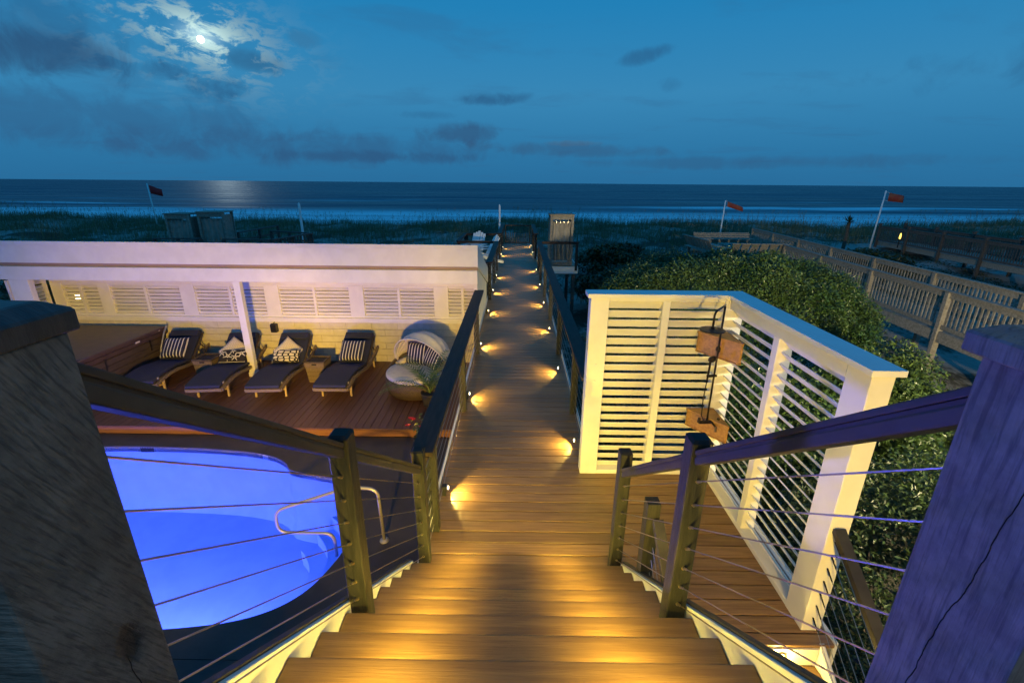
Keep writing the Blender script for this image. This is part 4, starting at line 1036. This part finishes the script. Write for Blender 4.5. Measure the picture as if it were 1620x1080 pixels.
# ------------------------------------------------------------------ shrubs
def shrub(lab, c, rad, n, m, size, lumps=22, zmin=-.6, cat='shrub', group=None, name='shrub', shell=False):
    c = np.array(c, float); rad = np.array(rad, float)
    gz = float(hgt(np.array(c[0]), np.array(c[1])))
    t_ = thing(name, lab, cat, (c[0], c[1], gz), 0, group)
    off = c - np.array([c[0], c[1], gz])
    lc = nr.normal(size=(lumps, 3)); lc /= np.linalg.norm(lc, axis=1)[:, None]; lc[:, 2] = np.where(lc[:, 2] < zmin, -lc[:, 2] * .5, lc[:, 2])
    lr = nr.uniform(.22, .42, lumps)
    which = nr.integers(0, lumps, n)
    dr = nr.normal(size=(n, 3)); dr /= np.linalg.norm(dr, axis=1)[:, None]
    rr = nr.uniform(.55, 1.0, n) ** .5
    P = lc[which] * .70 + dr * lr[which][:, None] * rr[:, None]
    if shell:
        dv = nr.normal(size=(n, 3)); dv[:, 2] = np.where(dv[:, 2] < -.45, -dv[:, 2], dv[:, 2])
        q = (np.abs(dv) ** 2.5).sum(1) ** (1 / 2.5); dv = dv / q[:, None]
        ld = lc / np.linalg.norm(lc, axis=1)[:, None]; un = dv / np.linalg.norm(dv, axis=1)[:, None]
        bump = np.exp((un @ ld.T - 1) / .022).max(1)
        P = dv * (.86 + .13 * bump + nr.normal(0, .018, n) - np.abs(nr.normal(0, .05, n)) + np.where((nr.uniform(0, 1, n) < .05) & (bump > .55), nr.uniform(0, .075, n), 0))[:, None]
    P = off + P * rad
    P += nr.normal(size=P.shape) * .03
    keep = P[:, 2] > -.05
    mb = MB(); leafcloud(mb, P[keep], size, .35); me = bpy.data.meshes.new('crown'); me.from_pydata(mb.v, [], mb.f); me.materials.append(m); inst('crown', me, t_)
    st_ = MB()
    for k in range(0, lumps, 2):
        e = off + lc[k] * .62 * rad; b0 = np.array([nr.uniform(-.15, .15), nr.uniform(-.15, .15), -.1])
        md_ = (b0 + e) / 2 + np.array([nr.uniform(-.15, .15), nr.uniform(-.15, .15), .1]); st_.tube([tuple(b0), tuple(md_), tuple(e)], [.045, .028, .010], 5)
    st_.build('branches', M_bark, t_)
    return t_
shrub('huge rounded dark green shrub rising behind the slatted screen', (4.80, 10.2, -.40), (3.1, 2.3, 2.1), 160000, M_leaf, .033, 90, shell=True)
shrub('lighter bushy shrub beside the outer corner of the slatted screen', (5.45, 6.3, -.50), (1.05, 1.0, 1.35), 36000, M_leaf2, .034, 26)
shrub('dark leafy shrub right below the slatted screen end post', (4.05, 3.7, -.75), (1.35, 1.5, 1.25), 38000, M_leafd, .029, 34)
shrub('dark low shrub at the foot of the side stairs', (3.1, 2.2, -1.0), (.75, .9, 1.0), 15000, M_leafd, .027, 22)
shrub('green shrub filling the gap behind the slatted screen right wall', (3.5, 5.6, -.55), (1.2, 1.0, 1.35), 22000, M_leaf, .040, 30)
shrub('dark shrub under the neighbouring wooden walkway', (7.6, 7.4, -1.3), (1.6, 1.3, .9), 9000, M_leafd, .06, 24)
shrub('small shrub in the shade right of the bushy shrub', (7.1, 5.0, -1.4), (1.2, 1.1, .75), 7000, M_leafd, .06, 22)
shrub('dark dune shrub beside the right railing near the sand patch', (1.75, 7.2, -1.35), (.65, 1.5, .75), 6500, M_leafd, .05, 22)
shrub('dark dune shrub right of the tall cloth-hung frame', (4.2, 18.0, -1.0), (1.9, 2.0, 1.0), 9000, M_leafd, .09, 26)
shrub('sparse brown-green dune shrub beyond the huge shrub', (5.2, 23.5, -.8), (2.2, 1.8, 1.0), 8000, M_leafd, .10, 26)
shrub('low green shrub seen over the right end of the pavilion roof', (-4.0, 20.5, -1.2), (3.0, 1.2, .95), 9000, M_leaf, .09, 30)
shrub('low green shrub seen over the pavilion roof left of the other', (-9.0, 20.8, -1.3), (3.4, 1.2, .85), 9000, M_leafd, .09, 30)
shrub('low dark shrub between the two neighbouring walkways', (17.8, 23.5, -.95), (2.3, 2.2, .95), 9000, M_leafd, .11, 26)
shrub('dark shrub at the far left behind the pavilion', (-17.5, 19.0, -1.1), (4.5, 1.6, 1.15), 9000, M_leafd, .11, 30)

# ground cover, grass, sea oats
def cloud_obj(name, pts, m, size):
    mb = MB(); leafcloud(mb, pts, size, .6); me = bpy.data.meshes.new(name); me.from_pydata(mb.v, [], mb.f); me.materials.append(m); o = inst(name, me); o['kind'] = 'stuff'; return o
n = 52000; gx = nr.uniform(.9, 26, n); gy = nr.uniform(1.2, 34, n)
dens = np.sin(gx * .9 + 1) * np.cos(gy * .7) + np.sin(gx * .35 - gy * .5) + nr.normal(0, .5, n)
k = dens > .15; gx, gy = gx[k], gy[k]; keep = ~((gx < 2.4) & (gy < 4.7)); gx, gy = gx[keep], gy[keep]
gz = hgt(gx, gy) + nr.uniform(.0, .32, len(gx)) ** 1.3
cloud_obj('ground_cover', np.stack([gx, gy, gz], 1), M_leafd, .07)
def blades(name, bx, by, hh, wd_, lean, m, seed=0):
    n = len(bx); bz = hgt(bx, by) - .03
    a = nr.uniform(0, 2 * pi, n); lx = nr.normal(.10, lean, n); ly = nr.normal(0, lean, n)
    wx, wy = np.cos(a) * wd_ / 2, np.sin(a) * wd_ / 2
    mx_, my_, mz = bx + lx * hh * .35, by + ly * hh * .35, bz + hh * .6
    tx, ty, tz = bx + lx * hh * 1.1, by + ly * hh * 1.1, bz + hh
    v = np.stack([np.stack([bx - wx, by - wy, bz], 1), np.stack([bx + wx, by + wy, bz], 1), np.stack([mx_ + wx * .7, my_ + wy * .7, mz], 1), np.stack([mx_ - wx * .7, my_ - wy * .7, mz], 1), np.stack([tx, ty, tz], 1)], 1).reshape(-1, 3)
    i = np.arange(n) * 5
    f = np.concatenate([np.stack([i, i + 1, i + 2, i + 3], 1), np.stack([i + 3, i + 2, i + 4, i + 4], 1)]).tolist()
    f = [q[:3] if q[2] == q[3] else q for q in f]
    me = bpy.data.meshes.new(name); me.from_pydata(v.tolist(), [], f); me.materials.append(m); o = inst(name, me); o['kind'] = 'stuff'
    return tx, ty, tz
n = 110000
by = 19 + 33 * nr.uniform(0, 1, n) ** .75; bx = nr.uniform(-1.18, 1.18, n) * by + nr.normal(0, .3, n)
cl = np.sin(bx * .8 + by * .3) + np.cos(by * .9 - bx * .25) + nr.normal(0, .8, n); k = (cl > -.75) & ~((np.abs(bx) < 2.6) & (by < 25.2)) & ~((bx > 9) & (bx < 15) & (by < 31)) & ~((bx > 21) & (bx < 29) & (by < 35))
bx, by = bx[k], by[k]
blades('dune_grass', bx, by, nr.uniform(.30, .72, len(bx)) * np.where(by > 36, 1.15, .8), nr.uniform(.015, .032, len(bx)), .28, M_grass)
n = 4200; by = nr.uniform(33, 50, n); bx = nr.uniform(-1.18, 1.18, n) * by; k = nr.uniform(0, 1, n) < .45 + .5 * (np.sin(bx * .35) * np.sin(bx * .13 + 1) > -.1)
bx, by = bx[k], by[k]; hh = nr.uniform(.85, 1.75, len(bx))
tx, ty, tz = blades('sea_oats', bx, by, hh, np.full(len(bx), .020), .14, M_grass)
mb = MB(); pts = np.concatenate([np.stack([tx + nr.normal(0, .02, len(tx)), ty, tz - j * .07], 1) for j in range(4)]); leafcloud(mb, pts, .055, .1)
me = bpy.data.meshes.new('sea_oat_heads'); me.from_pydata(mb.v, [], mb.f); me.materials.append(M_oat); inst('sea_oat_heads', me)['kind'] = 'stuff'

# spiky yucca
yu = thing('yucca', 'small spiky yucca on a short trunk standing on the dune', 'plant', (22.25, 32.0, float(hgt(np.array(22.25), np.array(32.)))))
tz0 = .72 - yu.location.z
MB().tube([(0, 0, -.1), (.03, 0, tz0 * .5), (0, 0, tz0)], [.12, .10, .11], 8).build('trunk', M_bark, yu)
mb = MB()
for k in range(60):
    a = k * 2.4; e = rnd.uniform(-.3, 1.5); dr = Vector((cos(a) * cos(e), sin(a) * cos(e), sin(e))); sd = dr.cross(Vector((.1, .2, 1))).normalized() * .035; p = Vector((0, 0, tz0)); L_ = rnd.uniform(.38, .6)
    mb.add([p - sd * .6, p + sd * .6, p + dr * L_ * .5 + sd, p + dr * L_, p + dr * L_ * .5 - sd], [(0, 1, 2, 3, 4)])
mb.build('leaves', M_leafd, yu)

# ------------------------------------------------------------------ flags and poles
def flag(lab, base, top, fa, fb, fc, m, tie=True):
    o = thing('beach_flag', lab, 'flag', base, 0, 'red flags on poles along the dune'); B = Vector(base)
    MB().tube([(0, 0, -1.2), Vector(top) - B], [.060, .045], 8).build('pole', M_pole, o, smooth=True)
    fa, fb, fc = [Vector(p) - B for p in (fa, fb, fc)]
    n = 10; mb = MB()
    for j, off in enumerate((.0, .008)):
        for i in range(n + 1):
            s_ = i / n; wv = .10 * sin(s_ * 7) * s_
            p = fa + (fb - fa) * s_; q = fc + (fb + (fc - fa) * .80 - fc) * s_
            mb.v += [tuple(p + Vector((0, wv + off, 0))), tuple(q + Vector((0, wv * .7 + off, 0)))]
    for j in range(2):
        for i in range(n):
            b_ = j * (n + 1) * 2 + i * 2; q = (b_, b_ + 1, b_ + 3, b_ + 2); mb.f.append(q if j else tuple(reversed(q)))
    for e in (0, 1):
        for i in range(n): mb.f.append((i * 2 + e, i * 2 + 2 + e, (n + 1) * 2 + i * 2 + 2 + e, (n + 1) * 2 + i * 2 + e))
    mb.build('cloth', m, o, 0, True)
    for p, q in ((Vector(top) - B - Vector((0, 0, .06)), fa), ((Vector(top) - B) * .80, fc)): MB().tube([p, q], .008, 4).build('tie', M_pole, o)
flag('red flag on a leaning white pole at the far left dune', (-32.13, 42, -.15), (-32.24, 42, 2.78), (-32.12, 42, 2.64), (-31.1, 42, 2.28), (-32.10, 42, 1.92), M_flag)
flag('orange-red flag on the white pole behind the wooden benches', (13.75, 32, -.02), (13.80, 32, 2.07), (13.95, 32, 2.00), (15.05, 32, 1.62), (13.98, 32, 1.66), M_flag2)
flag('orange-red flag on the tall white pole beside the far walkway', (24.78, 33, -.28), (24.93, 33, 2.75), (25.2, 33, 2.62), (26.3, 33, 2.40), (25.2, 33, 2.08), M_flag2)
def pole(x, y, z0, z1, lab):
    o = tag(MB().tube([(0, 0, 0), (0, 0, (z1 - z0) * .62), (0, 0, (z1 - z0) * .63), (0, 0, z1 - z0 - .08), (0, 0, z1 - z0)], [.065, .065, .055, .055, .01], 10).build('marker_pole', M_pole, None, 0, True, (x, y, z0)), lab, 'pole', 'plain white marker poles')
pole(-10.05, 22.0, -1.6, 2.13, 'plain white pole beside the dark deck rails above the pavilion')
pole(-.98, 27.0, -1.3, 1.91, 'plain white pole behind the left side platform near the gate')

# ------------------------------------------------------------------ tall frames with hanging cloth
def cloth_frame(loc, rz, lab, wd_=.86, ht_=1.82, dp=.75, dark=False):
    o = thing('cloth_hung_frame', lab, 'frame', loc, rz, 'tall wooden frames with hanging cloth')
    m = M_greyd if dark else M_grey
    for xa in (-wd_ / 2, wd_ / 2 - .09):
        MB().box((xa, 0, 0), (xa + .09, .09, ht_)).build('upright', m, o, .006); MB().box((xa, dp - .09, 0), (xa + .09, dp, ht_)).build('upright', m, o, .006)
    MB().box((-wd_ / 2 + .0905, .004, ht_ - .16), (wd_ / 2 - .0905, .086, ht_ - .002)).build('head_board', m, o, .004); MB().box((-wd_ / 2 + .0905, .004, 0), (wd_ / 2 - .0905, .086, .12)).build('foot_board', m, o, .004)
    MB().box((-wd_ / 2 - .02, -.03, ht_ + .001), (wd_ / 2 + .02, dp + .02, ht_ + .04)).build('top_panel', m, o, .005)
    sb = MB().box((0, 0, 0), (.018, .115, ht_ - .14)).mesh('side_board', m)
    for s_ in (-1, 1):
        for k in range(5): inst('side_board', sb, o, (s_ * (wd_ / 2 - .03) - .009, .095 + k * .118, .06))
    MB().tube([(-wd_ / 2 + .1, .05, ht_ - .22), (wd_ / 2 - .1, .05, ht_ - .22)], .012, 6).build('cloth_rod', M_cable, o); MB().tube([(-wd_ / 2 + .1, .05, .2), (wd_ / 2 - .1, .05, .2)], .012, 6).build('cloth_rod', M_cable, o)
    mb = MB(); nu, nv = 40, 16; W2 = wd_ / 2 - .10
    for sd in (0, .010):
        for j in range(nv + 1):
            v = j / nv; z = .17 + (ht_ - .40) * v
            for i in range(nu + 1):
                u = i / nu; x = (-W2 + 2 * W2 * u) * (1 - .06 * sin(v * pi)) ; amp = .045 + .025 * sin(v * 5 + 1)
                mb.v.append((x + .012 * sin(v * 9 + u * 4), .05 + amp * sin(u * 2 * pi * 4 + .5 * sin(v * 4)) + sd, z))
    q = (nu + 1) * (nv + 1)
    for sd in (0, 1):
        for j in range(nv):
            for i in range(nu):
                b_ = sd * q + j * (nu + 1) + i; fq = (b_, b_ + 1, b_ + nu + 2, b_ + nu + 1); mb.f.append(tuple(reversed(fq)) if sd else fq)
    me = bpy.data.meshes.new('cloth'); me.from_pydata(mb.v, [], mb.f); me.materials.append(M_cloth)
    for p in me.polygons: p.use_smooth = True
    inst('cloth', me, o)
    for k in range(4): MB().lathe([(.018, -.01), (.026, -.01), (.026, .01), (.018, .01)], n=10).build('ring', M_cable, o, loc=(-.22 + k * .145, .0, ht_ - .24)).rotation_euler = (pi / 2, 0, 0)
cloth_frame((1.66, 17.35, .131), RAD(2), 'tall wooden frame with wavy grey cloth on the right side platform')
ld2 = structure('neighbour_deck')
boards(-13.9, -8.3, 15.6, 23.4, .05, M_greyd, ld2, pitch=.28)
for x in (-13.6, -11, -8.6):
    for y in (15.9, 19.5, 23.1): MB().box((x - .06, y - .06, -2.6), (x + .06, y + .06, .02)).build('support_post', M_greyd, ld2)
cloth_frame((-12.98, 18.0, .051), RAD(-4), 'left one of two tall dark cloth-hung frames on the deck behind the pavilion', 1.02, 1.76, .8)
cloth_frame((-11.68, 18.0, .051), RAD(7), 'right one of two tall dark cloth-hung frames on the deck behind the pavilion', .98, 1.84, .8)
def dark_rail(a, b, lab, n=3, nsl=0, z=.05):
    a, b = Vector(a), Vector(b); o = thing('deck_rail', lab, 'railing', (a.x, a.y, z), 0, 'dark rails of the deck behind the pavilion'); d_ = b - a
    MB().bar((0, 0, .94), (d_.x, d_.y, .94), .13, .05).build('cap_rail', M_greyd, o); MB().bar((0, 0, .25), (d_.x, d_.y, .25), .05, .09).build('lower_rail', M_greyd, o); MB().bar((0, 0, .60), (d_.x, d_.y, .60), .04, .07).build('mid_rail', M_greyd, o)
    pm = MB().box((-.05, -.05, 0), (.05, .05, .914)).mesh('post', M_greyd)
    for k in range(n): inst('post', pm, o, (d_.x * k / (n - 1), d_.y * k / (n - 1), 0))
    if nsl:
        sm = MB().box((-.04, -.012, .30), (.04, .012, .90)).mesh('slat', M_greyd)
        for k in range(nsl): inst('slat', sm, o, (d_.x * (k + .5) / nsl, d_.y * (k + .5) / nsl, 0), (0, 0, math.atan2(d_.y, d_.x)))
dark_rail((-13.5, 17.3), (-11.8, 17.4), 'short dark rail in front of the two dark cloth-hung frames')
dark_rail((-12.0, 15.8), (-11.85, 17.3), 'dark rail running towards the sea left of the frames')
dark_rail((-10.9, 17.3), (-9.1, 17.2), 'dark rail right of the two frames nearest the pavilion')
dark_rail((-11.7, 19.6), (-11.7, 23.0), 'dark rail behind the two frames running to the sea')
dark_rail((-9.05, 17.2), (-8.6, 19.6), 'slatted dark rail beside the white pole above the pavilion', 3, 12)
dark_rail((-10.7, 20.4), (-8.8, 19.7), 'dark rail crossing behind the white pole above the pavilion', 3)

# adirondack chairs
def adirondack(loc, rz, lab):
    o = thing('adirondack_chair', lab, 'chair', loc, rz, 'white adirondack chairs on the left platform'); m = M_pole
    sm = MB()
    for k in range(5): MB().bar((-.24 + k * .12, .22, .30), (-.22 + k * .11, .58, 1.05 - abs(k - 2) * .05), .10, .022, (0, -1, .4)).build('back_slat', m, o, .004)
    for k in range(5): MB().box((-.28, -.32 + k * .115, .36 - k * .03), (.28, -.22 + k * .115, .38 - k * .03)).build('seat_slat', m, o, .003)
    for s_ in (-1, 1):
        MB().box((s_ * .33 - .02, -.32, 0), (s_ * .33 + .02, -.20, .56)).build('leg', m, o, .003); MB().bar((s_ * .30, -.30, .33), (s_ * .30, .72, .03), .03, .10).build('leg', m, o, .003)
        MB().box((s_ * .34 - .07, -.40, .561), (s_ * .34 + .07, .42, .585)).build('arm', m, o, .004)
    MB().bar((-.36, .43, .54), (.36, .43, .54), .03, .08).build('back_brace', m, o)
adirondack((-1.72, 18.75, .131), RAD(-20), 'white adirondack chair at the back left of the left platform')
adirondack((-1.28, 17.75, .131), RAD(-65), 'white adirondack chair nearer the walkway on the left platform')

# ------------------------------------------------------------------ neighbours' picket walkways
def picket_rail(a, b, z0, zt, lab, grp, post_every=2.9, pick=.15, below=None, cap=.14, over=0., m=M_grey):
    a, b = Vector(a), Vector(b); d_ = b - a; L_ = d_.length; an = math.atan2(d_.y, d_.x)
    o = thing('picket_railing', lab, 'railing', (a.x, a.y, z0), an, grp); h = zt - z0
    MB().box((0, -cap / 2, h - .04), (L_, cap / 2, h)).build('cap_rail', m, o, .005); MB().box((0, -.025, h - .19), (L_, .025, h - .042)).build('top_rail', m, o, .004); MB().box((0, -.025, .06), (L_, .025, .17)).build('bottom_rail', m, o, .004)
    n = int(L_ / post_every); dz = below if below else 0
    pm = MB().box((-.065, -.075, -dz), (.065, .075, h - .045 + over)).mesh('post', m, .005, seg=1)
    for k in range(n + 1): inst('post', pm, o, (L_ * k / n, (-.0 if not over else 0), 0))
    if over:
        cm = MB().box((-.10, -.10, 0), (.10, .10, .04)).mesh('post_cap', m)
        for k in range(n + 1): inst('post_cap', cm, o, (L_ * k / n, 0, h + over - .044))
    km = MB().box((-.028, -.045, .10), (.028, -.0255, h - .10)).mesh('picket', m)
    for k in range(int(L_ / pick)): inst('picket', km, o, (pick * (k + .5), 0, 0), (0, 0, rnd.uniform(-.03, .03)))
g1 = 'picket railings of the neighbouring walkways'
def long_boards(a, b, wd_, z, nm):
    a, b = Vector((*a, 0)), Vector((*b, 0)); d_ = b - a; L_ = d_.length; an = math.atan2(d_.y, d_.x); s_ = structure(nm, (a.x, a.y, z)); s_.rotation_euler = (0, 0, an)
    me = MB().box((0, -wd_ / 2, -.035), (.135, wd_ / 2, 0)).mesh('deck_board', M_grey)
    for k in range(int(L_ / .142)): inst('deck_board', me, s_, (k * .142, 0, 0))
    for s2 in (-1, 1): MB().box((0, s2 * (wd_ / 2 - .02) - .025, -.29), (L_, s2 * (wd_ / 2 - .02) + .025, -.037)).build('joist', M_grey, s_)
    return s_
nA, nB = (10.62, 5.5), (12.20, 21.3); fA, fB = (12.35, 5.5), (14.85, 29.8)
picket_rail(nA, nB, -.58, .50, 'near picket railing of the wooden walkway crossing above the big shrub', g1, below=1.6)
picket_rail(fA, fB, -.58, .50, 'far picket railing of the wooden walkway crossing above the big shrub', g1, below=1.6)
long_boards((11.49, 5.5), (13.55, 29.5), 1.62, -.58, 'neighbour_walkway')
n2, n3 = (24.1, 19.0), (25.9, 34.0); f2_, f3_ = (26.0, 19.0), (28.0, 34.4)
picket_rail(n2, n3, -.70, .38, 'near picket railing of the farther wooden walkway with capped posts', g1, 3.0, .17, 1.3, .12, .16, M_greyd)
picket_rail(f2_, f3_, -.70, .38, 'far picket railing of the farther wooden walkway with capped posts', g1, 3.0, .17, 1.3, .12, .16, M_greyd)
long_boards((25.05, 19.0), (26.95, 34.2), 1.8, -.70, 'far_neighbour_walkway')
picket_rail((26.1, 19.6), (33.0, 19.2), -.70, .38, 'cross railing of the farther walkway at the right frame edge', g1, 3.0, .17, 1.3, .12, .16, M_greyd)
tw = tag(MB().box((0, 0, 0), (.03, .65, .62)).build('beach_towel', mat('blue_towel', (.05, .20, .42), (.07, .27, .50), .9), None, .008, False, (24.45, 21.7, -.36)), 'blue towel hanging behind the pickets of the farther walkway', 'towel')
gl_ = thing('garden_lamp', 'small yellow glowing lamp behind the pickets of the farther walkway', 'lamp', (24.45, 30.2, -.70))
MB().tube([(0, 0, 0), (0, 0, .55)], .03, 8).build('stem', M_black, gl_); MB().lathe([(.01, .55), (.045, .58), (.055, .68), (.03, .88), (.01, .92)], n=12).build('bulb', emis('amber_bulb', (1, .70, .12), 2.2), gl_, smooth=True)
# bench platform at the seaward end
bp_ = structure('bench_platform'); boards(9.4, 13.0, 21.3, 26.4, -.15, M_grey, bp_, pitch=.20)
for x in (9.6, 12.8):
    for y in (21.5, 26.1): MB().box((x - .07, y - .07, -2.2), (x + .07, y + .07, -.19)).build('support_post', M_grey, bp_)
def bench(a, b, out, lab, vertical, cat='bench'):
    a, b, out = Vector((*a, 0)), Vector((*b, 0)), Vector((*out, 0)); o = thing('wooden_bench', lab, cat, (a.x, a.y, -.15), 0, 'wooden benches on the seaward platform'); d_ = b - a; L_ = d_.length
    if vertical:
        n = 6
        for k in range(n):
            p = d_ * ((k + .5) / n); MB().bar(p + Vector((0, 0, .12)), p + out * .30 + Vector((0, 0, .62)), L_ / n * .80, .03, d_.cross(Vector((0, 0, 1)))).build('back_plank', M_grey, o, .004)
    else:
        for k in range(4):
            q = out * (.08 * k); MB().bar(q + Vector((0, 0, .20 + k * .12)), d_ + q + Vector((0, 0, .20 + k * .12)), .03, .105).build('back_plank', M_grey, o, .004)
    MB().bar(out * .31 + Vector((0, 0, .645)), d_ + out * .31 + Vector((0, 0, .645)), .13, .04).build('top_board', M_grey, o, .004)
    MB().bar(-out * .22 + Vector((0, 0, .38)), d_ - out * .22 + Vector((0, 0, .38)), .40, .04).build('seat', M_grey, o, .004)
bench((9.87, 21.75), (12.45, 21.75), (0, -1), 'wooden bench seen from behind with six wide back boards', True)
bench((9.3, 25.5), (9.55, 22.5), (-1, 0), 'wooden bench on the left edge of the seaward platform', True)
bench((9.9, 26.2), (13.0, 26.2), (0, 1), 'wooden bench with horizontal boards on the far edge of the platform', False)
